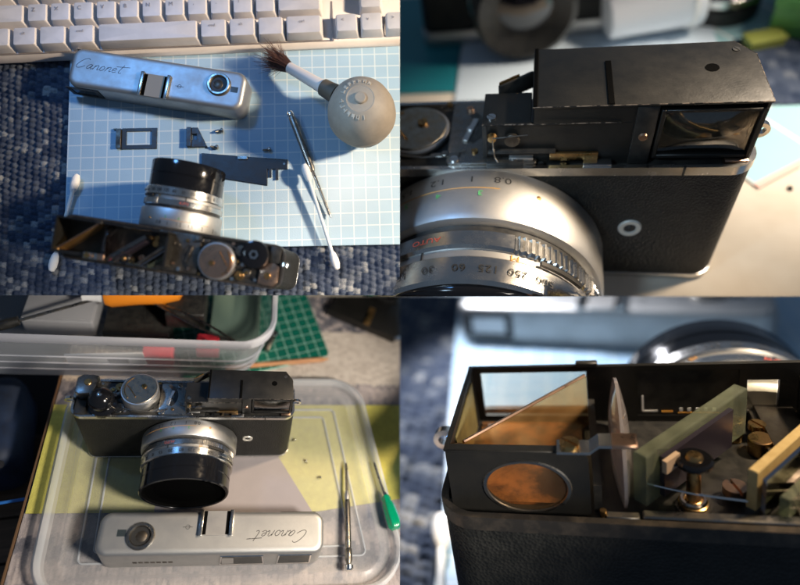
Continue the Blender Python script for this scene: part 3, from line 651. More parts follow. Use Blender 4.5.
def rangefinder(t, H, D, hh, dim=False):
    """open viewfinder box: walls, half mirror, relay lens, rangefinder glass, post and levers"""
    q = D/3.72; Z = H+1.27; z0 = H-.14
    Y = lambda y: y*q
    yb = D-.40; yf = .30
    # front wall with two openings
    bm = newbm()
    for a in ((6.45, 6.72, z0, Z), (4.00, 4.14, z0, Z), (4.14, 6.45, Z-.14, Z), (4.14, 6.45, z0, H+.0), (3.10, 4.0, z0, Z-.02), (1.15, 3.10, Z-.16, Z-.02), (1.15, 3.10, z0, H+.02), (1.0, 1.15, z0, Z-.02), (.42, 1.0, Z-.4, Z-.02), (.42, 1.0, z0, H+.1), (-.1, .42, z0, Z-.02)):
        add_box(bm, a[0], a[1], yf-.04, yf+.06, a[2], a[3])
    fw = mk('front_wall', bm, M['blackmetal'], t, smooth=0)
    bm = newbm(); add_box(bm, 3.9, 4.35, yf-.05, yf+.1, Z-.02, Z+.09, .02, 1); mk('wall_tab', bm, M['black'], fw)
    bm = newbm(); add_box(bm, 4.12, 6.47, yf-.005, yf+.025, H-.02, Z-.1); mk('front_pane', bm, M['clearglass'], fw, smooth=0)
    bm = newbm(); add_box(bm, 1.13, 3.12, yf+.0, yf+.03, H, Z-.12); fm = mk('frame_mask', bm, M['black'], fw, smooth=0)
    bm = newbm()
    for a in ((2.98, 3.02, H+.12, H+.5), (2.7, 3.0, H+.10, H+.135)): add_box(bm, a[0], a[1], yf+.035, yf+.045, a[2], a[3])
    for i in range(5): add_box(bm, 2.2-.16*i, 2.27-.16*i, yf+.035, yf+.045, H+.11, H+.19)
    mk('frame_marks', bm, M['inkwhite'], fm, smooth=0)['kind'] = 'stuff'
    bm = newbm()
    for a in ((2.4, 2.62, H+.08, H+.12), (1.5, 2.3, H+.06, H+.085), (2.5, 3.1, H-.03, H+.0)): add_box(bm, a[0], a[1], yf+.035, yf+.047, a[2], a[3])
    mk('frame_marks', bm, M['inkorange'], fm, smooth=0)['kind'] = 'stuff'
    bm = newbm(); add_box(bm, .45, .98, yf-.0, yf+.02, H+.12, Z-.42); mk('front_pane', bm, M['clearglass'], fw, smooth=0)
    # end wall, leaning
    bm = newbm(); add_prism(bm, [(6.60, yf+.07), (6.70, yf+.07), (6.74, yb-.05), (6.64, yb-.05)], z0, Z+.02); ew = mk('end_wall', bm, M['blackmetal'], t, smooth=0)
    bm = newbm(); add_prism(bm, [(6.575, yf+.5), (6.598, yf+.5), (6.628, yb-.5), (6.605, yb-.5)], H+.0, Z-.12); mk('lit_wall_sheet', bm, M['blackmetal'] if dim else mat('lit_wall_sheet', (0.17, 0.14, 0.055), 0.5, c2=(0.1, 0.085, 0.035), nscale=1.5), ew, smooth=0)  # warm light on the inside of the end wall, put into an olive sheet
    # back wall with the round eyepiece
    bm = newbm(); n = 40; cx, cz, r = 5.30, H+.49, .56; kx = 1.36
    x0, x1 = 4.2, 6.72
    def rim(a):
        c, s = math.cos(a), math.sin(a); k = min((x1-cx)/abs(c) if c > 1e-6 else (cx-x0)/abs(c) if c < -1e-6 else 9, (Z-.02-cz)/s if s > 1e-6 else (cz-z0)/(-s) if s < -1e-6 else 9)
        return (cx+c*k, cz+s*k)
    A = [2*PI*k/n for k in range(n)]
    for y, rev in ((yb+.06, False), (yb-.06, True)):
        o_ = [bm.verts.new((rim(a)[0], y, rim(a)[1])) for a in A]; i_ = [bm.verts.new((cx+kx*r*math.cos(a), y, cz+r*math.sin(a))) for a in A]
        for k in range(n): bm.faces.new((o_[k], o_[(k+1) % n], i_[(k+1) % n], i_[k]))
        if not rev: oo, ii = o_, i_
    for k in range(n):
        j = (k+1) % n; bm.faces.new((oo[k], oo[j], o_[j], o_[k])); bm.faces.new((ii[k], ii[j], i_[j], i_[k]))
    bmesh.ops.recalc_face_normals(bm, faces=bm.faces)
    bw = mk('back_wall', bm, M['blackmetal'], t, smooth=30)
    MX = Matrix.Translation(V(cx, yb+.06, cz)) @ Matrix.Scale(kx, 4, V(1, 0, 0)) @ Matrix.Rotation(-PI/2, 4, 'X')
    bm = newbm(); add_lathe(bm, [(r-.035, 0), (r-.025, .03), (r+.015, .03), (r+.03, 0)], MX, 40); er = mk('eyepiece_ring', bm, M['steel'], bw)
    bm = newbm(); add_lathe(bm, [(0, .06), (.25, .045), (r-.03, -.02)], MX, 36); mk('eyepiece_lens', bm, M['eyeglass'], er)
    bm = newbm(); add_box(bm, 4.2, 6.74, yb-.1, yb+.1, Z-.02, Z+.03, .015, 1); mk('wall_lip', bm, M['blackmetal'], bw)
    # half mirror across the box
    a = V(6.45, Y(2.93), 0); b = V(4.18, Y(.52), 0); d = (b-a).normalized(); nn = V(-d.y, d.x, 0)*.05
    bm = newbm(); add_prism(bm, [(a+nn).to_tuple()[:2], (a-nn).to_tuple()[:2], (b-nn).to_tuple()[:2], (b+nn).to_tuple()[:2]], z0+.05, H+1.12); hm = mk('half_mirror', bm, M['amber'], t, smooth=0)
    bm = newbm(); add_tube(bm, [(a.x, a.y, H+1.13), (b.x, b.y, H+1.13)], .035, 6); mk('mirror_edge', bm, M['copper'], hm)
    bm = newbm(); add_box(bm, 4.0, 4.14, yf+.08, yb-.08, z0, H+.45); mk('partition', bm, M['black'], t, smooth=0)
    bm = newbm(); add_prism(bm, [(4.3, yf+.2), (6.5, yf+.2), (6.5, yb-.2), (4.3, yb-.2)], z0, z0+.06); mk('box_floor', bm, M['blackmetal'] if dim else M['reflectfloor'], t, smooth=0)
    # relay lens standing on edge
    bm = newbm(); RL = 1.45*q
    add_lathe(bm, [(0, -.20), (RL*.5, -.165), (RL*.85, -.08), (RL, -.03), (RL, .03), (RL*.85, .08), (RL*.5, .165), (0, .20)], Matrix.Translation(V(3.60, Y(1.88), H+.42)) @ Matrix.Rotation(PI/2, 4, 'Y') , 40)
    for v in bm.verts: v.co.z = H+.45+(v.co.z-H-.42)*.78
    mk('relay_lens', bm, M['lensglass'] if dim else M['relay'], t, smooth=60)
    # spring clip with its screw
    bm = newbm(); yc = yb; zc = Z+.035
    prof = [(4.72, zc), (4.18, zc), (4.02, zc+.14), (3.45, zc+.14)]
    for i in range(3):
        (xa, za), (xb, zb) = prof[i], prof[i+1]
        vs = [bm.verts.new(p) for p in ((xa, yc-.18, za), (xb, yc-.18, zb), (xb, yc+.18, zb), (xa, yc+.18, za), (xa, yc-.18, za+.05), (xb, yc-.18, zb+.05), (xb, yc+.18, zb+.05), (xa, yc+.18, za+.05))]
        for f in ((3, 2, 1, 0), (4, 5, 6, 7), (0, 1, 5, 4), (1, 2, 6, 5), (2, 3, 7, 6), (3, 0, 4, 7)): bm.faces.new([vs[k] for k in f])
    bmesh.ops.recalc_face_normals(bm, faces=bm.faces)
    cl = mk('spring_clip', bm, M['chrome'], t, smooth=0)
    bm = newbm(); add_box(bm, 3.40, 3.82, yc-.19, yc+.19, zc+.125, zc+.205, .02, 1); mk('clip_pad', bm, M['copper'], cl)
    screw(cl, 4.5, yc, zc+.05, .17, M['brass'], h=.09, slot=.9)
    # thick rangefinder glass on its swinging arm
    a = V(3.36, Y(3.2), 0); b = V(1.28, Y(.98), 0); d = (b-a).normalized(); nn = V(-d.y, d.x, 0)*.13
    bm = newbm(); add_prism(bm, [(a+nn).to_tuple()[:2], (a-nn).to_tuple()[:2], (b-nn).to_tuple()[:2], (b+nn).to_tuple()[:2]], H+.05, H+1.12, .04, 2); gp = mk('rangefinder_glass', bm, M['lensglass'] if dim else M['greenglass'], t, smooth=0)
    nb = V(-d.y, d.x, 0); side = -1 if nb.x > 0 else 1
    off = nb*side*.19
    bm = newbm(); p0 = a+d*.35+off; p1 = a+d*2.4+off; w_ = nb*.045
    add_prism(bm, [(p0+w_).to_tuple()[:2], (p0-w_).to_tuple()[:2], (p1-w_).to_tuple()[:2], (p1+w_).to_tuple()[:2]], H+.15, H+.98); mk('glass_holder', bm, mat('violet_holder', (0.06, 0.05, 0.07), 0.3, 0.6), gp, smooth=0)
    bm = newbm(); p0 = a+d*.25+off*1.6; p1 = a+d*.62+off*1.6
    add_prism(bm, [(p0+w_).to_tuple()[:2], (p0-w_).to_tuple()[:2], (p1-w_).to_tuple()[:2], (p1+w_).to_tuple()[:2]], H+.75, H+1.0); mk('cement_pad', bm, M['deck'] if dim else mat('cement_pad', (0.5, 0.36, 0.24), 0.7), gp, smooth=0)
    # brass pivot post under a black washer
    px, py = 2.47, Y(3.02)
    bm = newbm(); add_lathe(bm, [(0, 0), (.25, 0), (.25, .1), (.12, .16), (.11, .9), (0, .9)], Matrix.Translation(V(px, py, H-.1)), 24); po = mk('pivot_post', bm, M['brass'], t)
    bm = newbm(); add_lathe(bm, [(0, .80), (.28, .80), (.31, .84), (.31, .90), (.27, .94), (0, .94)], Matrix.Translation(V(px, py, H)), 28); add_box(bm, px-.05, px+.55, py-.35, py+.1, H+.80, H+.86, .02, 1, M=Matrix.Identity(4)); mk('pivot_washer', bm, M['blackgloss'], po)
    bm = newbm(); add_lathe(bm, [(0, .08), (.1, .08), (.14, .04), (.15, 0)], Matrix.Translation(V(px, py, H+.93)), 20); mk('post_cap', bm, M['brass'], po)
    bm = newbm(); add_lathe(bm, [(.14, 0), (.17, .05), (.21, .05), (.23, 0)], Matrix.Translation(V(px, py, H+.03)), 24); mk('post_collar', bm, M['bright'], po)
    bm = newbm(); add_lathe(bm, [(0, 0), (.30, 0), (.30, .06), (0, .06)], Matrix.Translation(V(px, py, H-.13)), 24); mk('post_foot', bm, M['black'], po)
    bm = newbm(); add_tube(bm, smooth_pts([(3.23, Y(3.1), H+.42), (2.7, Y(3.2), H+.36), (2.3, Y(3.25), H+.32), (1.70, Y(3.32), H+.30)]), .02, 6); mk('spring_wire', bm, M['bright'], t)
    screw(t, 1.75, Y(2.74), H-.02, .2, M['copper'], h=.16, slot=.3)
    # second mirror and its brass backing at the wind side of the box
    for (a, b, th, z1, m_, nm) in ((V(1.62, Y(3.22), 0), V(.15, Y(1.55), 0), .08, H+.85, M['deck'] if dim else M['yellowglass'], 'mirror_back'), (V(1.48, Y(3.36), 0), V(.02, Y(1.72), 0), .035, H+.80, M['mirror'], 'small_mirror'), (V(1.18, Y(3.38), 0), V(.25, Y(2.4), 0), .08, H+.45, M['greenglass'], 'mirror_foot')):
        d = (b-a).normalized(); nn = V(-d.y, d.x, 0)*th
        bm = newbm(); add_prism(bm, [(a+nn).to_tuple()[:2], (a-nn).to_tuple()[:2], (b-nn).to_tuple()[:2], (b+nn).to_tuple()[:2]], H+.05, z1, .015, 1); mk(nm, bm, m_, t, smooth=0)
    bm = newbm(); add_cyl(bm, (1.0, Y(1.4), H-.14), .22, .35, 18, .02); mk('brass_stud', bm, M['brass'], t)
    bm = newbm(); add_cyl(bm, (1.35, Y(1.0), H-.14), .15, .5, 14, .02); mk('brass_stud', bm, M['brass'], t)
    screw(t, .95, Y(.95), H+.1, .16, M['brass'], h=.12); screw(t, .55, Y(2.9), H-.05, .16, M['bright'], h=.1, slot=2)
    bm = newbm(); add_cyl(bm, (4.0+.0, Y(3.45), H-.1), .06, .2, 10); mk('brass_pin', bm, M['brass'], t)
    bm = newbm(); add_cyl(bm, (6.55, Y(3.05), H+.95), .16, .14, 16, .02); mk('wall_bolt', bm, M['brass'], t)
    # inner ledge along the back rail
    bm = newbm(); add_box(bm, .6, 3.35, D-.36, D-.16, H-.12, H+.08, .03, 1); add_box(bm, 3.4, 3.95, D-.34, D-.17, H-.12, H+.03, .02, 1); mk('rail_ledge', bm, M['steel'], t)
    bm = newbm(); add_box(bm, -.05, .1, yf+.1, yb, z0, Z-.3); mk('wind_wall', bm, M['blackmetal'], t, smooth=0)

# ------------------------------------------------------------------ satin top cover
def build_cover(label, board, loc, rz, D=2.8, h=1.9, W=7.05, L=None):
    t = thing('top_cover', label, 'camera cover', board, loc, rz, 'camera top covers', L)
    out = rrect(-W, W, 0, D, .75, 8)
    bm = newbm()
    n = len(out)
    # shell with rounded shoulders, a shoe cut into the back edge left for the accessory shoe part
    cx, cy = 0, D/2
    def off(p, e):
        vx, vy = p[0]-max(-W+.75, min(W-.75, p[0])), p[1]-max(.75, min(D-.75, p[1]))
        l = math.hypot(vx, vy) or 1
        return (p[0]-vx/l*e, p[1]-vy/l*e)
    lay = [(0.0, 0), (h-.28, .02), (h-.15, .06), (h-.06, .14), (h-.01, .26), (h, .42)]
    rings = [[bm.verts.new((*off(p, e), z)) for p in out] for z, e in lay]
    for A, B in zip(rings, rings[1:]):
        for i in range(n): bm.faces.new((A[i], A[(i+1) % n], B[(i+1) % n], B[i]))
    bm.faces.new(rings[-1])
    ir = [[bm.verts.new((*off(p, .08), z)) for p in out] for z in (0.0, h-.3)]
    for i in range(n): bm.faces.new((rings[0][(i+1) % n], rings[0][i], ir[0][i], ir[0][(i+1) % n])); bm.faces.new((ir[0][(i+1) % n], ir[0][i], ir[1][i], ir[1][(i+1) % n]))
    bmesh.ops.recalc_face_normals(bm, faces=bm.faces)
    sh = mk('shell', bm, M['coverskin'], t, smooth=35)
    # knob opening with dark raised ring
    kx, ky = -4.45, .42*D
    bm = newbm(); add_lathe(bm, [(.58, -.02), (.60, .12), (.66, .18), (.78, .18), (.84, .12), (.86, 0)], Matrix.Translation(V(kx, ky, h)), 40); mk('knob_collar', bm, M['steel'], t)
    bm = newbm(); add_lathe(bm, [(0, .012), (.60, .012)], Matrix.Translation(V(kx, ky, h)), 32); mk('knob_hole', bm, M['ink'], t, smooth=0)
    bm = newbm(); add_lathe(bm, [(0, .03), (.3, .03), (.34, .0)], Matrix.Translation(V(kx+.05, ky, h+.012)), 24); mk('hole_depth', bm, M['deck'], t)
    # frame counter window
    bm = newbm(); add_box(bm, kx-1.42, kx-.9, ky+.0, ky+.42, h-.02, h+.012, 0); mk('counter_window', bm, mat('counter_glass', (0.03, 0.04, 0.045), 0.15), t, smooth=0)
    # accessory shoe
    sx = 0.05
    bm = newbm(); add_box(bm, sx-.95, sx+.95, D*.42, D-.02, h-.05, h+.035, .01, 1); so = mk('accessory_shoe', bm, mat('tan_shoe', (0.30, 0.24, 0.17), 0.55, 0.4) if board == 1 else M['satin'], t)
    for s in (-1, 1):
        bm = newbm(); add_box(bm, sx+s*.95-.12, sx+s*.95+.12, D*.40, D+.01, h+.03, h+.20, .03, 2); mk('shoe_rail', bm, M['chrome'], so)
        bm = newbm(); add_box(bm, sx+s*.72-.11, sx+s*.72+.11, D*.44, D-.04, h+.037, h+.045); mk('shoe_shade', bm, M['hole'], so, smooth=0)  # black strips paint the shading beside the rails
    # engraved script, read from behind
    bm = newbm(); k = .35
    for st in SCRIPT:
        p = smooth_pts(st); add_tube(bm, [(5.95-u*k-(v*.12), D*.50-v*k*.95+.12, h-.010) for u, v in p], [.026]*len(p), 6)
    mk('script_name', bm, M['ink'], t)
    bm = newbm(); c = (-2.0+.3, D*.62, h+.006)
    add_tube(bm, [(c[0]+.13*math.cos(2*PI*i/14), c[1]+.13*math.sin(2*PI*i/14), c[2]) for i in range(15)], .014, 5); add_tube(bm, [(c[0]-.3, c[1], c[2]), (c[0]+.3, c[1], c[2])], .014, 5); mk('film_plane_mark', bm, M['ink'], t, smooth=0)
    # front windows (y=0 side): frame finder, light window and small print
    def win(x0, x1, z0, z1, slant=0.0):
        bm = newbm(); y = -.02
        def fr(e, yy):
            return [(x0+e, yy, z0+e), (x1-e, yy, z0+e), (x1-e-slant, yy, z1-e), (x0+e+slant, yy, z1-e)]
        a = [bm.verts.new(p) for p in fr(0, .03)]; b = [bm.verts.new(p) for p in fr(.03, y-.02)]; c_ = [bm.verts.new(p) for p in fr(.12, y)]
        for A, B in ((a, b), (b, c_)):
            for i in range(4): bm.faces.new((A[i], A[(i+1) % 4], B[(i+1) % 4], B[i]))
        f = mk('front_window', bm, M['bright'], t, smooth=0)
        bm = newbm(); g = [bm.verts.new(p) for p in fr(.11, y+.003)]; bm.faces.new(g); mk('pane', bm, M['darkpane'], f, smooth=0)
    win(.35, 3.3, .25, h-.42, .12); win(4.05, 6.35, .25, h-.36, .05)
    bm = newbm(); add_box(bm, .55, 1.3, -.034, -.030, .5, h-.75); mk('window_plate', bm, M['satin'], t, smooth=0)
    bm = newbm()
    for i in range(7): add_box(bm, -4.9+.36*i, -4.64+.36*i, -.010, .02, .85, 1.12)
    mk('small_print', bm, M['deck'], t, smooth=0)['kind'] = 'stuff'
    # eyepiece opening on the back face
    bm = newbm()
    for a in ((4.15, 4.5, .25, h-.35), (6.2, 6.5, .25, h-.35), (4.5, 6.2, .25, .5), (4.5, 6.2, h-.6, h-.35)): add_box(bm, a[0], a[1], D-.03, D+.05, a[2], a[3], .01, 1)
    ep = mk('eyepiece_frame', bm, M['black'], t)
    bm = newbm(); add_box(bm, 4.45, 6.25, D-.02, D+.01, .45, h-.55); mk('eyepiece_pane', bm, M['whitepl'] if board == 4 else M['frontglass'], ep, smooth=0)
    return t

# ================================================================== BOARD 1: keyboard and parts on the pale mat
def yv1(i, j):
    r = random.random()
    return random.uniform(.55, .9) if r < .22 else random.uniform(.15, .5)
weave('woven_cloth', 1, -9.5, 25.5, -15, 12, -.42, .52, .42, .26, M['navyyarn'], yv1, 6)
bm = newbm(); add_box(bm, -10, 26, -15.5, 14, -.9, -.45); struct('table_board', bm, M['darkfabric'], 1)
bm = newbm(); add_prism(bm, [(-1.05, -10.3+.9+2.3), (23.2+3, -10.13), (26, 8.5), (-1.05, 8.5)][0:0] or [(-1.0, -9.75), (26, -10.05), (26, 9.0), (-1.05, 9.0)], -.17, 0.0, .03, 1)
tag(mk('cutting_mat', bm, M['bluemat'], None, 1, 30), 'pale blue cutting mat with white grid under the loose camera parts', 'cutting mat')

# keyboard ------------------------------------------------------------------
kb = thing('keyboard', 'white computer keyboard along the top edge of the blue mat', 'keyboard', 1, (-6.0, 4.30, 0.02), R_(1.35))
bm = newbm(); add_prism(bm, [(.35, 0), (9, 0), (9, .95), (8.6, 1.08), (.55, .82), (.35, .55)][::-1], -4, 32, .05, 1, M=Matrix(((0, 0, 1, 0), (1, 0, 0, 0), (0, 1, 0, 0), (0, 0, 0, 1))))
mk('case', bm, M['kbase'], kb)
bm = newbm(); add_box(bm, -4, 24.6, .52, .60, .80, .86); add_box(bm, 24.7, 24.85, .5, 8, .84, .92); mk('case_groove', bm, mat('groove_grey', (0.25, 0.22, 0.21), 0.7), kb, smooth=0)
def keymesh(w, d, h=.78):
    bm = newbm()
    lay = [(0, 0, 0), (.06, .05, h*.55), (.13, .12, h*.9), (.17, .15, h*.985), (.22, .2, h)]
    rings = []
    for ex, ey, z in lay:
        r = .12
        rings.append([bm.verts.new((p[0], p[1]+.06*z, z)) for p in rrect(ex, w-ex, ey, d-ey*1.2, r, 3)])
    n = len(rings[0])
    for A, B in zip(rings, rings[1:]):
        for i in range(n): bm.faces.new((A[i], A[(i+1) % n], B[(i+1) % n], B[i]))
    c = bm.verts.new((w/2, d/2+.06*h, h-.05))
    for i in range(n): bm.faces.new((rings[-1][i], rings[-1][(i+1) % n], c))
    return bm
KM = {}
def key(x0, x1, y, legend=None, d=1.62, z=.86):
    w = x1-x0-.06; k = (round(w, 2), d)
    if k not in KM:
        o = mk('key', keymesh(w, d), M['key'], kb, smooth=35, loc=(x0, y, z)); KM[k] = o.data
    else: o = mk('key', None, None, kb, loc=(x0, y, z), mesh=KM[k])
    if legend:
        bm = newbm()
        sz = .30 if len(legend) > 1 else .42
        dx = w*.34 if len(legend) < 3 else w*.45
        add_text(bm, legend, sz, lambda u, v: (dx+u, d*.66+v, .775 - .0 + .012))
        mk('legend', bm, M['keyink'], o, smooth=0)
rows = [
 (.62, [(-3.0, -.6, None), (-.6, 1.6, 'fn'), (1.6, 3.5, 'alt'), (3.5, 5.6, None), (5.6, 7.65, 'cmd'), (7.72, 15.1, None), (15.1, 17.2, 'cmd'), (17.2, 19.3, 'alt'), (19.3, 21.35, None), (21.35, 24.15, 'ctrl'), (25.0, 26.8, '<'), (26.85, 28.65, 'v'), (28.7, 30.5, '>')]),
 (2.42, [(-4, 2.55, None)]+[(2.6+1.655*i, 2.6+1.655*(i+1), c) for i, c in enumerate('ZXCVBNM,./')]+[(19.15, 20.8, None), (20.8, 24.15, 'shift'), (26.85, 28.65, '^')]),
 (4.22, [(-4, 1.7, None)]+[(1.75+1.655*i, 1.75+1.655*(i+1), c) for i, c in enumerate("ASDFGHJKL;'")]+[(20.0, 24.15, 'return')]),
 (6.02, [(-4, 1.2, None)]+[(1.3+1.655*i, 1.3+1.655*(i+1), c) for i, c in enumerate('QWERTYUIOP[]')]+[(21.2, 24.15, None)]),
]
for y, ks in rows:
    for a, b, c in ks: key(a, b, y, c)

# camera, opened, seen from behind -------------------------------------------
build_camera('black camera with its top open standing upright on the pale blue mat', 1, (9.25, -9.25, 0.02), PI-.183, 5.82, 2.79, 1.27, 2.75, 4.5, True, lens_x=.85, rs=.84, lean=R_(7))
build_cover('silver top cover lying on the mat just below the white keyboard', 1, (6.42, 3.72, .01), PI-.185, 2.95, 1.8, 6.35)

# blower brush ----------------------------------------------------------------
bl = thing('blower_brush', 'grey rubber blower ball with a brown bristle brush on the mat', 'blower brush', 1, (20.78, -.95, 0))
bm = newbm(); rr = 2.4
prof = [(0, 0), (.9, .05), (1.6, .45), (2.15, 1.15), (2.40, 2.05), (2.435, 2.10), (2.435, 2.16), (2.40, 2.21), (2.38, 2.7), (2.15, 3.5), (1.75, 4.1), (1.3, 4.45), (.95, 4.62), (.9, 4.60), (.42, 4.66), (.40, 4.80), (.34, 4.86), (0, 4.87)]
add_lathe(bm, prof, None, 56); ball = mk('rubber_bulb', bm, M['rubber'], bl, smooth=25)
bm = newbm()
rb = random.Random(3)
for k in range(15):   # worn raised marks in a ring on the crown
    a = R_(60+k*15.5)
    if k in (7,): continue
    r0 = 1.30
    c = V(r0*math.cos(a), r0*math.sin(a), 4.47)
    MM = Matrix.Translation(c) @ Matrix.Rotation(a-PI/2, 4, 'Z') @ Matrix.Rotation(R_(-28), 4, 'X')
    add_box(bm, -.10, -.04, -.15, .15, -.04, .03, 0, M=MM)
    if rb.random() < .8: add_box(bm, -.04, .10, rb.choice((-.15, -.03, .09)), rb.choice((-.09, .03, .15))+.02, -.04, .03, 0, M=MM)
    if rb.random() < .5: add_box(bm, .06, .11, -.15, .05, -.04, .03, 0, M=MM)
mk('embossed_marks', bm, mat('rubbed_rubber', (0.40, 0.36, 0.30), 0.6), ball, smooth=0)['kind'] = 'stuff'
p0 = V(-2.0, 1.6, 2.2); p1 = V(-5.5+0, 4.27, 1.25); dv = (p1-p0).normalized()
bm = newbm(); add_lathe(bm, [(0, -.4), (.72, -.3), (.66, .3), (.62, .9), (.5, 1.0), (0, 1.0)], align(p0, dv), 28); mk('collar', bm, M['darkrubber'], bl)
bm = newbm(); add_lathe(bm, [(0, .8), (.5, .9), (.48, 1.3), (.42, 3.4), (.40, 4.15), (.3, 4.2), (0, 4.2)], align(p0, dv), 24); mk('nozzle', bm, M['brushtube'], bl)
bm = newbm(); tip = p0+dv*4.0
for i in range(420):
    a = random.uniform(0, 2*PI); r0 = .33*math.sqrt(random.random())
    MM = align(tip, dv)
    s = MM @ V(r0*math.cos(a), r0*math.sin(a), 0)
    sp = random.uniform(.6, 3.0); ln = random.uniform(1.5, 2.7)
    m_ = MM @ V(r0*math.cos(a)*1.9, r0*math.sin(a)*1.9, ln*.55)
    e = MM @ V(r0*sp*math.cos(a)*1.6+random.uniform(-.2, .2), r0*sp*math.sin(a)*1.6+random.uniform(-.2, .2), ln)
    add_tube(bm, [s, m_, e], [.022, .02, .007], 3, False)
br = mk('bristles', bm, M['bristle'], bl, smooth=0); br['kind'] = 'stuff'

# small loose parts -----------------------------------------------------------
fr = thing('window_mask', 'black rectangular metal frame lying flat on the mat', 'metal part', 1, (2.6, -2.3, 0.01), R_(-.4))
bm = newbm()
for a in ((.38, .72, 0, 1.62), (2.55, 2.95, 0, 1.62), (.72, 2.55, 0, .32), (.72, 2.55, 1.36, 1.62)): add_box(bm, a[0], a[1], a[2], a[3], 0, .06, .01, 1)
mk('plate', bm, M['black'], fr)
bm = newbm(); add_box(bm, 0, .36, .05, 1.55, 0, .22, .02, 1); add_box(bm, -.25, .02, 1.5, 1.62, 0, .1, .02, 1); mk('folded_tab', bm, M['deck'], fr)
bk = thing('mirror_bracket', 'small black wedge-shaped bracket with a square hole on the mat', 'metal part', 1, (7.78, -2.3, .01))
bm = newbm(); add_prism(bm, [(0, 0), (1.48, 0), (.78, 1.5), (.36, 1.5), (.36, 1.0), (.72, 1.0), (.72, .55), (.36, .55)], 0, .18, .02, 1); mk('plate', bm, M['black'], bk)
bm = newbm(); add_box(bm, 0, .34, .02, 1.5, .0, .3, .02, 1); mk('flange', bm, M['black'], bk)
def loose_screw(board, x, y, rz, label, s=1.0, z=.0, group='loose screws'):
    t = thing('loose_screw', label, 'screw', board, (x, y, z), rz, group)
    bm = newbm(); add_lathe(bm, [(0, 0), (.15*s, .0), (.17*s, .05*s), (.17*s, .14*s), (.12*s, .18*s), (0, .18*s)], Matrix.Translation(V(0, 0, .17*s)) @ Matrix.Rotation(PI/2, 4, 'Y'), 14); mk('head', bm, M['steel'], t)
    bm = newbm(); prof = [(0, 0)]
    for k in range(8): prof += [(.085*s, -.05*s*k), (.07*s, -.05*s*k-.025*s)]
    prof += [(.0, -.45*s)]
    add_lathe(bm, prof, Matrix.Translation(V(0, 0, .17*s)) @ Matrix.Rotation(PI/2, 4, 'Y'), 10); mk('thread', bm, M['steel'], t)
    return t
loose_screw(1, 10.25, -1.1, .2, 'tiny steel screw nearest below the silver cover on the mat')
loose_screw(1, 9.9, -2.35, -.1, 'tiny steel screw beside the wedge-shaped bracket')
loose_screw(1, 13.75, -2.65, .1, 'tiny steel screw just above the flat black plate')
pt = thing('cover_plate', 'flat black notched metal plate lying on the mat above the lens', 'metal part', 1, (0, 0, .01))
bm = newbm(); add_prism(bm, [(8.85, -2.75), (8.85, -4.0), (10.5, -4.75), (13.65, -5.35), (13.65, -4.12), (15.12, -4.15), (15.15, -3.42), (12.2, -3.12)][::-1], 0, .1, .015, 1); mk('plate', bm, M['blackmetal'], pt)
bm = newbm(); add_box(bm, 14.25, 14.45, -4.95, -4.1, .0, .12, .01, 1); mk('prong', bm, M['black'], pt)
bm = newbm(); add_box(bm, 13.75, 13.95, -4.75, -4.1, .0, .10, .01, 1); mk('prong', bm, M['black'], pt)
bm = newbm(); add_box(bm, 11.5, 12.2, -3.35, -3.10, .08, .2, .02, 1); mk('folded_tab', bm, M['steel'], pt)
bm = newbm(); add_cyl(bm, (14.9, -3.75, .08), .08, .04, 10); mk('rivet', bm, M['steel'], pt)
bm = newbm(); add_tube(bm, [(13.6, -3.32, .11), (15.12, -3.45, .11)], .02, 5); mk('bent_edge', bm, M['steel'], pt)

def driver(name, label, cat, board, a, b, parts, group=None):
    """tool along the line a-b; parts: (name, profile[(r, s)], material) with s measured from a in cm"""
    a = V(*a); b = V(*b); d = (b-a)
    t = thing(name, label, cat, board, tuple(a), 0, group)
    for nm, prof, m_, n in parts:
        bm = newbm(); add_lathe(bm, prof, align((0, 0, 0), d), n); mk(nm, bm, m_, t, smooth=35)
    return t
driver('steel_probe', 'slim steel screwdriver lying beside the cotton swab on the mat', 'screwdriver', 1, (15.45, -.05, .62), (18.25, -7.95, .25), [
 ('cap', [(0, -.1), (.20, -.08), (.27, .05), (.27, .22), (.2, .36), (0, .38)], M['bright'], 20),
 ('handle', [(0, .34), (.24, .36), (.26, .5), (.25, 4.4), (.18, 4.7), (0, 4.7)], M['steel'], 14),
 ('shaft', [(0, 4.65), (.12, 4.68), (.10, 8.1), (.02, 8.4), (0, 8.4)], M['steel'], 12)])
def swab(label, board, a, b):
    ln = (V(*b)-V(*a)).length
    t = driver('cotton_swab', label, 'cotton swab', board, a, b, [('stick', [(0, .5), (.13, .5), (.13, ln-.5), (0, ln-.5)], M['stick'], 12),
     ('cotton_tip', [(0, -.1), (.18, -.02), (.29, .3), (.30, .7), (.24, 1.1), (.14, 1.3)], M['cotton'], 20),
     ('cotton_tip', [(0, ln+.1), (.18, ln+.02), (.29, ln-.3), (.30, ln-.7), (.24, ln-1.1), (.14, ln-1.3)], M['cotton'], 20)], 'cotton swabs')
    return t
swab('white cotton swab crossing the lower right edge of the mat', 1, (16.45, -4.1, .75), (18.65, -11.75, .35))
swab('cotton swab half hidden beneath the left end of the upright camera', 1, (-.0, -4.3, .45), (-1.75, -11.2, .1))

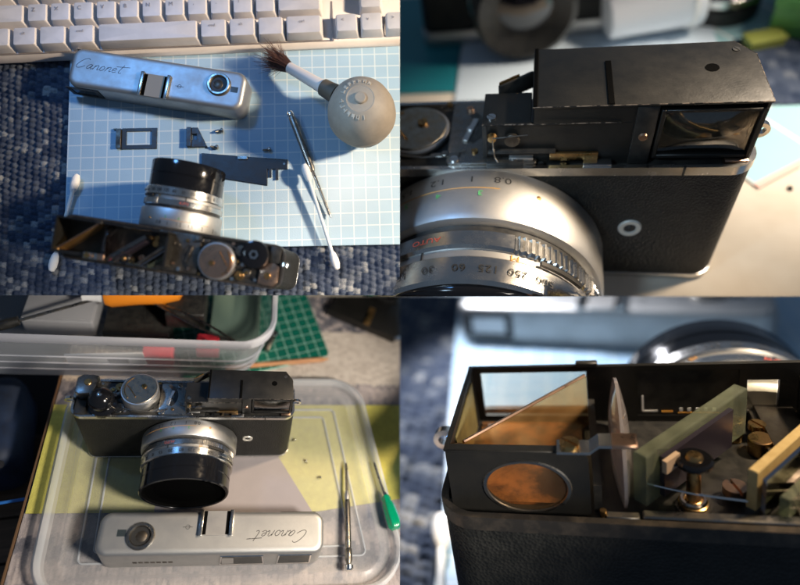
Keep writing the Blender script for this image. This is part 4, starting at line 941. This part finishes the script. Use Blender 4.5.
# ================================================================== BOARD 2: camera front close up
bm = newbm(); add_box(bm, -14, 20, -3.2, 22, -.5, -.16); struct('table_board', bm, M['paper'], 2)
bm = newbm(); add_box(bm, -8, 20, -3.0, 13, -.158, -.10, .01, 1); tag(mk('paper_sheet', bm, M['cream'], None, 2, 30), 'cream paper sheet under the camera with the shutter numbers', 'paper')
bm = newbm(); add_box(bm, 0, 12, 0, 12, -.09, -.01, .02, 1)
tag(mk('cutting_mat', bm, M['cyanmat'], None, 2, 30, (9.2, 4.55, 0), R_(35)), 'pale cyan mat with white lines behind the camera corner on cream paper', 'cutting mat')
bm = newbm(); add_box(bm, 0, 12, -.14, .12, -.005, .003); o = mk('red_reflection_strip', bm, mat('red_reflection', (0.72, 0.42, 0.36), 0.6), None, 2, 0, (9.2, 4.55, 0), R_(35)); o['kind'] = 'structure'  # red reflection along the mat edge, put into a coloured strip
weave('woven_cloth', 2, 9.9, 20, 9.3, 14.2, .02, .5, .5, .12, M['navyyarn'], lambda i, j: random.uniform(0, .6), 4)
bm = newbm(); add_box(bm, -10, -2.9, 11.0, 20, -.1, .02, .02, 1); tag(mk('teal_folder', bm, M['tealbag'], None, 2, 30), 'teal plastic folder under the blurred black camera', 'folder')
bm = newbm(); add_box(bm, -2.8, 9.2, 10.2, 21, -.1, .03, .02, 1, M=None); tag(mk('white_sheet', bm, mat('bluewhite_paper', (0.62, 0.72, 0.80), 0.6), None, 2, 30), 'bluish white paper sheet behind the viewfinder housing', 'paper')
build_camera('camera close up with black viewfinder housing and numbered silver lens rings', 2, (0, 0, 0), 0, 5.04, 3.33, 1.99, 1.20, 6.9, False, .78, lens_x=-.75, rs=1.29)
# small speck
bm = newbm(); add_lathe(bm, [(0, 0), (.07, 0), (.07, .1), (0, .1)], Matrix.Scale(1.6, 4, V(0, 1, 0)), 10); tag(mk('loose_screw', bm, M['black'], None, 2, 30, (10.35, 4.45, -.09), .5), 'tiny black screw on cream paper beside the camera', 'screw', 'loose screws')
# blurred black camera behind
bc = thing('black_camera', 'blurred black camera with wide lens behind the viewfinder housing', 'camera', 2, (-1.2, 15.0, 0.03), R_(4))
bm = newbm(); add_prism(bm, rrect(-3.6, 6.2, 0, 3.0, .6, 5), .75, 6.0, .08); mk('body', bm, M['leather'], bc)
bm = newbm(); add_prism(bm, rrect(-3.65, 6.25, -.05, 3.05, .6, 5), .05, .75, .06); mk('base_plate', bm, M['satin'], bc)
bm = newbm(); add_lathe(bm, [(0, 0), (2.5, 0), (2.5, .5), (2.3, .6), (2.35, 2.0), (2.1, 2.2), (1.6, 1.9), (1.2, 1.6), (0, 1.6)], Matrix.Translation(V(1.4, 0, 2.55)) @ Matrix.Rotation(PI/2, 4, 'X'), 48); ln = mk('lens_barrel', bm, M['black'], bc)
bm = newbm(); add_lathe(bm, [(0, 1.95), (.6, 1.9), (1.25, 1.62)], Matrix.Translation(V(1.4, 0, 2.55)) @ Matrix.Rotation(PI/2, 4, 'X'), 30); mk('front_glass', bm, M['frontglass'], ln)
bm = newbm(); add_lathe(bm, [(2.52, .1), (2.6, .15), (2.6, .4), (2.52, .45)], Matrix.Translation(V(1.4, 0, 2.55)) @ Matrix.Rotation(PI/2, 4, 'X'), 48); mk('chrome_ring', bm, M['chrome'], ln)
# white cap lying on its side
d0 = V(4.1, 14.6, 1.35)
wc = thing('film_canister', 'white plastic canister lying behind the black housing', 'canister', 2, tuple(d0), 0)
bm = newbm(); add_lathe(bm, [(0, 0), (1.0, 0), (1.08, .1), (1.45, 3.7), (1.5, 3.75), (1.5, 4.1), (1.42, 4.12), (1.3, 3.9), (0, 3.8)], align((0, 0, 0), (1, .25, .10)), 40); mk('tube', bm, mat('milky_plastic', (0.78, 0.80, 0.84), 0.3, sub=0.2), wc)
bm = newbm(); add_lathe(bm, [(1.46, 3.5), (1.54, 3.55), (1.54, 3.7), (1.46, 3.75)], align((0, 0, 0), (1, .25, .10)), 40); mk('rim', bm, M['whitepl'], wc)
# dark lens and colourful things in the far right corner
dk = thing('spare_lens', 'blurred dark lens standing behind the white canister', 'lens', 2, (9.6, 17.2, 0))
bm = newbm(); add_lathe(bm, [(0, 0), (1.9, 0), (1.9, .7), (1.75, .8), (1.75, 2.2), (1.95, 2.3), (1.95, 3.2), (1.7, 3.3), (1.4, 2.9), (0, 2.9)], None, 40); mk('barrel', bm, M['black'], dk)
bm = newbm(); add_lathe(bm, [(1.92, .9), (1.98, .95), (1.98, 1.3), (1.92, 1.35)], None, 40); mk('metal_band', bm, M['chrome'], dk)
gb = thing('green_box', 'bright green plastic box in the blurred far corner', 'box', 2, (11.3, 14.4, 0), R_(-20))
bm = newbm(); add_box(bm, 0, 5, 0, 4, 0.0, 1.6, .15); mk('tub', bm, M['greenblob'], gb)
bm = newbm(); add_box(bm, -.1, 5.1, -.1, 4.1, 1.5, 1.85, .1); mk('lid', bm, M['greenblob'], gb)
yb_ = thing('yellow_case', 'small yellow plastic case at the foot of the green box', 'case', 2, (10.4, 13.1, 0), R_(15))
bm = newbm(); add_box(bm, 0, 1.6, 0, .9, 0, .35, .1); mk('case_base', bm, M['yellowblob'], yb_)
bm = newbm(); add_box(bm, -.03, 1.63, -.03, .93, .33, .5, .05); mk('case_lid', bm, M['yellowblob'], yb_)
bp = thing('black_pouch', 'black pouch at the right edge behind the strap lug', 'pouch', 2, (13.2, 11.9, 0), R_(-15))
bm = newbm(); add_box(bm, 0, 3, 0, 4.5, 0, 2.0, .5, 3); mk('pouch_body', bm, M['darkfabric'], bp)
bm = newbm(); add_box(bm, -.03, 3.03, .6, 1.1, 0.1, 2.06, .05); mk('strap', bm, M['black'], bp)
bs = thing('black_box', 'blurred black box behind the white canister at the top edge', 'box', 2, (4.6, 18.0, 0), R_(5))
bm = newbm(); add_box(bm, 0, 4.5, 0, 2, 0, 3.2, .1); mk('carton', bm, M['black'], bs)
bm = newbm(); add_box(bm, .2, 4.3, -.02, .02, .5, 1.0); mk('label_strip', bm, M['greenblob'], bs)

# ================================================================== BOARD 3: camera on the storage-box lid
def yv3(i, j):
    s = .5+.5*math.sin(j*.9+i*.05)
    return min(1, max(0, .25+.55*s+random.uniform(-.2, .2)))
weave('woven_cloth', 3, -10.1, 19, -13, 6.6, -.38, .34, .42, .10, M['greyyarn'], yv3, 3)
weave('beige_runner', 3, -10.1, 20, 6.4, 11.9, -.37, .40, .30, .08, M['beigeyarn'], lambda i, j: random.uniform(.2, .8), 3)
weave('grey_rug', 3, -10.1, 22, 11.9, 19, -.40, .42, .40, .12, M['greyyarn'], lambda i, j: random.choice((.05, .2, .7)), 3)
bm = newbm(); add_box(bm, -10.2, 22, -13, 19, -1.2, -.42); struct('table_board', bm, M['darkfabric'], 3)
bm = newbm(); add_box(bm, -10.35, -10.18, -13, 19, -1.3, -.36, .03); struct('table_edge', bm, mat('table_edge_wood', (0.14, 0.075, 0.035), 0.6), 3)
bm = newbm(); add_prism(bm, [(-10.0, -3.7), (9.2, -4.1), (18, -3.0), (18, 4.6), (-10.1, 4.3)], -.26, -.20); tag(mk('yellow_cloth', bm, M['yellow'], None, 3, 0), 'yellow green cloth spread beneath the clear storage lid', 'cloth')
bm = newbm(); add_prism(bm, [(-2.0, -.3), (2.0, .6), (6.2, .25), (8.8, -4.1), (8.0, -6.5), (-2.0, -6.3)][::-1], -.195, -.17); tag(mk('mauve_sheet', bm, M['mauve'], None, 3, 0), 'mauve paper sheet under the lid, right of the lens', 'paper')
# dark floor far below the table's left side
fl = None
bm = newbm(); add_box(bm, -46, -8, -40, 26, -10, -9.3); struct('floor', bm, M['darkfabric'], 3)
flo = [o for o in bpy.data.objects if o.name == 'floor'][0]
pm = None
for i in range(9):
    if pm is None:
        bm = newbm(); add_box(bm, -24, 24, 0, 3.3, -9.28, -8.9, .08, 1); o = mk('plank', bm, M['plank'], flo, smooth=30); pm = o.data
    else: o = mk('plank', None, None, flo, mesh=pm)
    o.matrix_local = Matrix.Translation(V(-20, -26+3.5*i, 0)) @ Matrix.Rotation(R_(6), 4, 'Z')
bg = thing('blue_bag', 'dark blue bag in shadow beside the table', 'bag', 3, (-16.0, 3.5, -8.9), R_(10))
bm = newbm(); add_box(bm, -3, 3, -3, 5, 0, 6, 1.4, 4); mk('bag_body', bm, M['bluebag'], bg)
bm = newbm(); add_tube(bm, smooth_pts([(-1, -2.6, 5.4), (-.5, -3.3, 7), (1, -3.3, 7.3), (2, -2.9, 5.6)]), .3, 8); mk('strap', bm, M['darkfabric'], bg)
bm = newbm(); add_tube(bm, smooth_pts([(-30, -3.5, -4), (-18, -2.9, -3.2), (-13, -2.4, -2.1), (-10.6, -2.2, -1.6)]), .12, 8); tag(mk('blue_cable', bm, M['bluecable'], None, 3, 60), 'thin blue cable running to the left side of the table', 'cable')

# translucent lid, upside down like a tray --------------------------------------
ld = thing('plastic_tray', 'clear frosted storage box lid serving as a tray for the camera', 'lid', 3, (0, 0, -.12))
def lid_outline(e, n=10):
    # slightly tapering rounded rectangle, larger towards the viewer
    c = [(-9.15, 6.2), (-8.6, -9.6), (15.6, -9.9), (12.7, 6.6)]
    pts = []
    rad = 2.9-e
    cs = []
    for i in range(4):
        p = V(*c[i], 0); a = V(*c[i-1], 0)-p; b = V(*c[(i+1) % 4], 0)-p; a.normalize(); b.normalize()
        bis = (a+b).normalized(); half = a.angle(b)/2
        q = p+bis*(e/math.sin(half))
        ctr = p+bis*(2.9/math.sin(half))
        t0 = ctr-0*a; s = (ctr-bis*0)
        na = V(-a.y, a.x, 0); nb = V(-b.y, b.x, 0)
        if na.dot(bis) > 0: na = -na
        if nb.dot(bis) > 0: nb = -nb
        for k in range(n+1):
            d = na.lerp(nb, k/n).normalized(); pts.append(tuple((ctr+d*rad)[:2]))
    return pts
prof = [(0.00, .30), (0.05, .80), (.22, .95), (.42, .85), (.50, .45), (.62, .10), (1.3, .08), (1.4, .16), (1.55, .16), (1.65, .06), (2.55, .06)]
bm = newbm(); rings = [[bm.verts.new((p[0], p[1], z)) for p in lid_outline(e)] for e, z in prof[4:]]
n = len(rings[0])
for A, B in zip(rings, rings[1:]):
    for i in range(n): bm.faces.new((A[i], A[(i+1) % n], B[(i+1) % n], B[i]))
bm.faces.new(rings[-1]); bmesh.ops.recalc_face_normals(bm, faces=bm.faces)
mk('panel', bm, M['lid'], ld, smooth=60)
bm = newbm(); rings = [[bm.verts.new((p[0], p[1], z)) for p in lid_outline(e)] for e, z in prof[:5]]
for A, B in zip(rings, rings[1:]):
    for i in range(n): bm.faces.new((A[i], A[(i+1) % n], B[(i+1) % n], B[i]))
mk('rim', bm, M['lidrim'], ld, smooth=60)
for e in (2.55, 3.25):
    bm = newbm(); p = [(x*.985 if e > 3 else x, y, .085) for x, y in lid_outline(min(e, 2.6))]
    if e > 3: p = [(2.2+(x-2.2)*.90, -1.6+(y+1.6)*.88, .085) for x, y in lid_outline(2.55)]
    add_tube(bm, p+[p[0]], .07, 6, False); mk('moulded_ridge', bm, M['lidrim'], ld, smooth=60)

build_camera('whole camera with black housing and long black lens on the clear lid', 3, (0, 0, 0), 0, 6.32, 2.71, 2.1, 3.16, 3.9, False, 1.35)
build_cover('silver top cover lying on the lid in front of the lens', 3, (2.22, -7.55, .0), R_(-1.5), 2.75, 2.55, 7.05)
loose_screw(3, 7.45, 1.36, .6, 'tiny dark screw on the lid nearest the camera body', .55, -.05)
loose_screw(3, 8.34, -.35, 1.9, 'tiny dark screw, middle of the three on the lid', .55, -.05)
loose_screw(3, 9.38, -1.65, .2, 'tiny dark screw on the lid nearest the steel screwdriver', .55, -.05)
driver('precision_screwdriver', 'slim steel precision screwdriver lying upright on the lid', 'screwdriver', 3, (11.15, -8.3, .75), (11.36, -.75, .35), [
 ('swivel_cap', [(0, -.2), (.22, -.2), (.32, -.1), (.32, .12), (.22, .22), (0, .22)], M['bright'], 20),
 ('handle', [(0, .2), (.14, .22), (.26, .5), (.26, 1.2), (.2, 1.3), (.22, 1.5), (.23, 4.5), (.16, 4.8), (0, 4.8)], M['steel'], 16),
 ('collet', [(0, 4.7), (.2, 4.75), (.21, 5.1), (.13, 5.4), (0, 5.4)], M['satin'], 16),
 ('blade', [(0, 5.3), (.11, 5.35), (.11, 7.3), (.05, 7.65), (0, 7.65)], M['steel'], 10)])
driver('green_screwdriver', 'small screwdriver with a fluted translucent green handle', 'screwdriver', 3, (14.62, -5.75, .95), (13.5, -.75, .5), [
 ('shaft', [(0, 2.4), (.10, 2.45), (.10, 5.0), (.04, 5.2), (0, 5.2)], M['steel'], 10),
 ('collar', [(0, 2.3), (.2, 2.3), (.18, 2.6), (0, 2.62)], M['bright'], 14)])
gd = [o for o in bpy.data.objects if o.name.startswith('green_screwdriver')][0]
bm = newbm(); d = V(13.5, -.75, .5)-V(14.62, -5.75, .95)
add_lathe(bm, [(0, -.15), (.36, -.12), (.48, .05), (.50, .3), (.46, 1.2), (.42, 1.7), (.30, 1.95), (.34, 2.2), (.24, 2.4), (0, 2.4)], align((0, 0, 0), d), 60, rad=lambda a: 1+.07*math.cos(6*a)); mk('handle', bm, M['greenh'], gd)
# green cutting mat with a pencil at its edge
bm = newbm(); add_prism(bm, rrect(-12, 0, 0, 16, .5, 5), 0, .22, .04, 1)
tag(mk('cutting_mat', bm, M['greenmat'], None, 3, 30, (10.45, 9.25, -.25), R_(17)), 'dark green cutting mat with pale grid behind the camera', 'cutting mat')
bm = newbm(); rot = Matrix.Translation(V(10.3, 8.85, .0)) @ Matrix.Rotation(R_(188), 4, 'Z') @ Matrix.Rotation(PI/2, 4, 'Y')
pe = thing('pencil', 'bare wooden pencil along the front edge of the green mat', 'pencil', 3, (0, 0, 0))
add_lathe(bm, [(0, .6), (.22, .62), (.22, 8.5), (0, 8.5)], rot, 6); mk('barrel', bm, M['wood'], pe, smooth=0)
bm = newbm(); add_lathe(bm, [(0, -.1), (.05, 0), (.21, .6)], rot, 12); mk('point', bm, M['wood'], pe)
dv_ = thing('marker_clip', 'steel clip standing between the plastic tub and green mat', 'clip', 3, (5.35, 10.2, -.1), R_(70))
bm = newbm(); add_box(bm, -.9, .9, -.2, .2, 0, .5, .12); mk('grip', bm, M['steel'], dv_)
bm = newbm(); add_cyl(bm, (.95, 0, .3), .32, .25, 18, .05); mk('knob', bm, M['bright'], dv_)
# black folding camera part in the far corner
bd = thing('folding_camera', 'black metal camera part with brass catch at the far corner', 'camera part', 3, (0, 0, -.25))
bm = newbm(); add_prism(bm, [(10.3, 13.7), (16.2, 10.9), (20, 13), (18, 19), (12.4, 17.6)], 0, .9, .08); mk('plate', bm, M['blackmetal'], bd)
bm = newbm(); add_box(bm, -.28, .28, -1.0, 1.0, 0, .2, .04, M=Matrix.Translation(V(14.1, 13.1, .88)) @ Matrix.Rotation(R_(-22), 4, 'Z')); mk('catch', bm, M['brass'], bd)
bm = newbm(); add_lathe(bm, [(0, 0), (1.6, 0), (1.6, .3), (1.4, .4), (1.0, .3), (0, .3)], Matrix.Translation(V(16.0, 16.2, .9)), 32); mk('dial', bm, M['black'], bd)

# plastic tub with tools ------------------------------------------------------------
tb = thing('storage_tub', 'clear plastic tub full of tools behind the camera', 'tub', 3, (0, 0, -.3))
def tub_outline(e, n=8):
    x0, x1, y0, y1 = -30, 4.2+e, 6.85-e*.12, 24
    r = 2.4
    return [(x1, y1)]+[(x0, y1), (x0, y0)]+[(x1-r+r*math.cos(R_(a)), y0+r+r*math.sin(R_(a))) for a in range(-90, 1, 10)]
lay = [(-.1, 0), (.1, .15), (.5, 2.4), (1.0, 4.6)]
bm = newbm(); rings = [[bm.verts.new((*p, z)) for p in tub_outline(e)] for e, z in lay]; n = len(rings[0])
for A, B in zip(rings, rings[1:]):
    for i in range(n): bm.faces.new((A[i], A[(i+1) % n], B[(i+1) % n], B[i]))
bm.faces.new(rings[0]); bmesh.ops.recalc_face_normals(bm, faces=bm.faces); mk('wall', bm, M['tub'], tb, smooth=50)
lay = [(1.0, 4.6), (1.12, 4.65), (1.35, 4.7), (1.45, 5.6), (1.35, 5.75), (1.1, 5.7), (1.0, 5.2)]
bm = newbm(); rings = [[bm.verts.new((*p, z)) for p in tub_outline(e)] for e, z in lay]
for A, B in zip(rings, rings[1:]):
    for i in range(n): bm.faces.new((A[i], A[(i+1) % n], B[(i+1) % n], B[i]))
bmesh.ops.recalc_face_normals(bm, faces=bm.faces); mk('rim', bm, M['tubrim'], tb, smooth=50)
for z, e in ((1.0, .28), (1.9, .45), (2.8, .66)):
    bm = newbm(); p = [(x, y, z) for x, y in tub_outline(e)[2:]]; add_tube(bm, p, .05, 5); mk('moulded_rib', bm, M['tubrim'], tb, smooth=60)
def item(name, label, cat, parts, loc=(0, 0, 0), L=None, group=None):
    t = thing(name, label, cat, 3, loc, 0, group, L)
    for nm, bm, m_ in parts: mk(nm, bm, m_, t)
    return t
# contents
bm = newbm(); add_box(bm, 0, 5.6, 0, .12, 0, 1.6, .02, 1, M=Matrix.Rotation(R_(-6), 4, 'Y')); bm2 = newbm(); add_box(bm2, 2.9, 4.4, -.03, .15, .25, .95, .02, 1, M=Matrix.Rotation(R_(-6), 4, 'Y'))
item('white_card', 'white card standing against the front of the tub', 'card', [('card_sheet', bm, M['paper']), ('grey_print', bm2, mat('grey_print', (0.12, 0.11, 0.12), 0.6))], (-9.6, 7.35, .2))
for i, (x, w, z, lb) in enumerate(((-4.4, 2.3, .25, 'red plastic block inside the tub beside the white card'), (-.35, 1.7, 1.6, 'red plastic block inside the tub near its right corner'))):
    bm = newbm(); add_box(bm, 0, w, 0, 1.2, 0, 1.5, .08); bm2 = newbm(); add_box(bm2, .1, w-.1, -.02, 1.22, 1.2, 1.55, .03)
    item('red_block', lb, 'block', [('block', bm, M['red']), ('cap', bm2, M['red'])], (x, 7.4+.2*i, z), group='red plastic blocks')
bm = newbm(); add_lathe(bm, [(0, 0), (.75, .05), (.95, .5), (.9, 2.4), (1.0, 4.2), (.8, 5.3), (.4, 5.6), (0, 5.6)], align((0, 0, 0), (1, .12, .05)), 24)
bm2 = newbm(); add_lathe(bm2, [(0, -1.6), (.35, -1.5), (.45, -.6), (.6, .1), (0, .12)], align((0, 0, 0), (1, .12, .05)), 18)
item('orange_tool', 'orange handled tool lying across the top of the tub', 'hand tool', [('handle', bm, M['orange']), ('ferrule', bm2, M['whitepl'])], (-7.2, 10.9, 4.75))
bm = newbm()
for s in (-1, 1): add_tube(bm, smooth_pts([(0, 0, 0), (2, s*.25, .1), (4.5, s*.28, .05), (7, s*.05, 0)]), [.1]*13, 6)
bm2 = newbm(); add_box(bm2, -.3, .1, -.14, .14, -.12, .12, .03)
item('steel_tweezers', 'thin steel tweezers beside the orange handled tool', 'tweezers', [('arms', bm, M['steel']), ('joint', bm2, M['steel'])], L=Matrix.Translation(V(-3.6, 10.6, 4.5)) @ Matrix.Rotation(R_(-28), 4, 'Z'))
bm = newbm(); add_tube(bm, [(0, 0, 0), (5.5, 2.2, .5)], .12, 8); bm2 = newbm(); add_lathe(bm2, [(0, 0), (.35, .05), (.4, .5), (.35, 2.0), (0, 2.1)], align((0, 0, 0), (-1, -.4, -.1)), 16)
item('needle_file', 'thin dark file slanting at the left of the tub', 'file', [('blade', bm, M['steel']), ('handle', bm2, M['black'])], (-12.5, 8.7, 4.2))
for i, (x, y, z, a, b, cmat, lb) in enumerate(((-13, 9.5, 1.2, 5, 4, 'steelgrey', 'pale plastic box at the left inside the tub'), (-7.5, 9.2, .2, 5, 3, 'black', 'black box low inside the tub'), (0.4, 9.0, .3, 4, 5, 'greenblob2', 'grey green pouch in the right corner of the tub'), (-2.8, 9.6, 2.6, 3.0, 2.6, 'black', 'black case under the tweezers in the tub'), (-6.8, 12, 2.2, 5, 4, 'bluebag', 'dark pouch at the back of the tub'))):
    if cmat == 'steelgrey': m_ = mat('grey_plastic', (0.30, 0.30, 0.31), 0.45)
    elif cmat == 'greenblob2': m_ = mat('grey_green', (0.10, 0.15, 0.12), 0.6)
    else: m_ = M[cmat]
    bm = newbm(); add_box(bm, 0, a, 0, b, 0, 1.9, .2, 3); bm2 = newbm(); add_box(bm2, .1, a-.1, .1, b-.1, 1.85, 2.05, .06)
    item('parts_case', lb, 'case', [('case_base', bm, m_), ('case_lid', bm2, m_)], (x, y, z), group='cases in the tub')

# ================================================================== BOARD 4: viewfinder close up from behind
weave('woven_cloth', 4, 8.4, 24, -30, 3, -.42, .52, .42, .26, M['navyyarn'], yv1, 5)
bm = newbm(); add_box(bm, -16, 24, -30, 4, -.9, -.45); struct('table_board', bm, M['darkfabric'], 4)
bm = newbm(); add_prism(bm, [(8.3, 3), (-16, 3), (-16, -30), (12.2, -30), (9.6, -8.2), (8.8, -2.5)][::-1], -.17, 0, .02, 1)
tag(mk('cutting_mat', bm, M['bluemat'], None, 4, 30), 'blurred pale mat under the camera with the exposed viewfinder glass', 'cutting mat')
build_camera('camera seen from behind with exposed viewfinder mirrors and green glass', 4, (0, 0, 0), 0, 5.8, 3.72, 1.27, 3.6, 3.9, True, lens_x=.8, rs=.88)
swab('cotton swab on the mat beside the lower left corner of the open viewfinder camera', 4, (8.75, -2.2, .3), (7.9, 2.6, .3))
build_cover('blurred silver top cover behind the exposed viewfinder mirrors', 4, (2.7, -17.3, .01), R_(-10), 3.4, 1.95, 7.05)

# ------------------------------------------------------------------ each board ends where the next one begins
def clip(boards, co, no):
    bpy.context.view_layer.update()
    for o in list(bpy.data.objects):
        if o.type != 'MESH': continue
        r = o
        while r.parent: r = r.parent
        if r.get('_b') not in boards: continue
        mw = o.matrix_world
        ds = [(mw @ V(*c)-co).dot(no) for c in o.bound_box]
        if max(ds) <= 0: continue
        if min(ds) >= 0:
            for c in list(o.children): bpy.data.objects.remove(c)
            bpy.data.objects.remove(o); continue
        if o.data.users > 1: o.data = o.data.copy()
        b = bmesh.new(); b.from_mesh(o.data)
        inv = mw.inverted()
        lco = inv @ co; lno = (mw.to_3x3().transposed() @ no).normalized()
        r2 = bmesh.ops.bisect_plane(b, geom=list(b.verts)+list(b.edges)+list(b.faces), plane_co=lco, plane_no=lno, clear_outer=True)
        if len(b.faces) == 0:
            b.free(); bpy.data.objects.remove(o); continue
        es = [e for e in r2['geom_cut'] if isinstance(e, bmesh.types.BMEdge) and len(e.link_faces) == 1]
        if es and not o.get('yarnless'):
            try: bmesh.ops.holes_fill(b, edges=es, sides=0)
            except Exception: pass
        b.to_mesh(o.data); b.free()
RIGHT = V(1, 0, 0)
clip({1}, V(-0.0005, 0, 0), RIGHT); clip({3}, V(-0.0005, 0, 0), RIGHT)
def seam(py):
    d = CAMM.to_3x3() @ V(0, -(py-292.5)/600, -1)
    n_ = d.cross(RIGHT).normalized()
    dn = CAMM.to_3x3() @ V(0, -1, 0)
    return n_ if n_.dot(dn) > 0 else -n_
clip({1}, CAMLOC, seam(295.3)); clip({2}, CAMLOC, seam(296.4))
for o in bpy.data.objects:
    if '_b' in o: del o['_b']
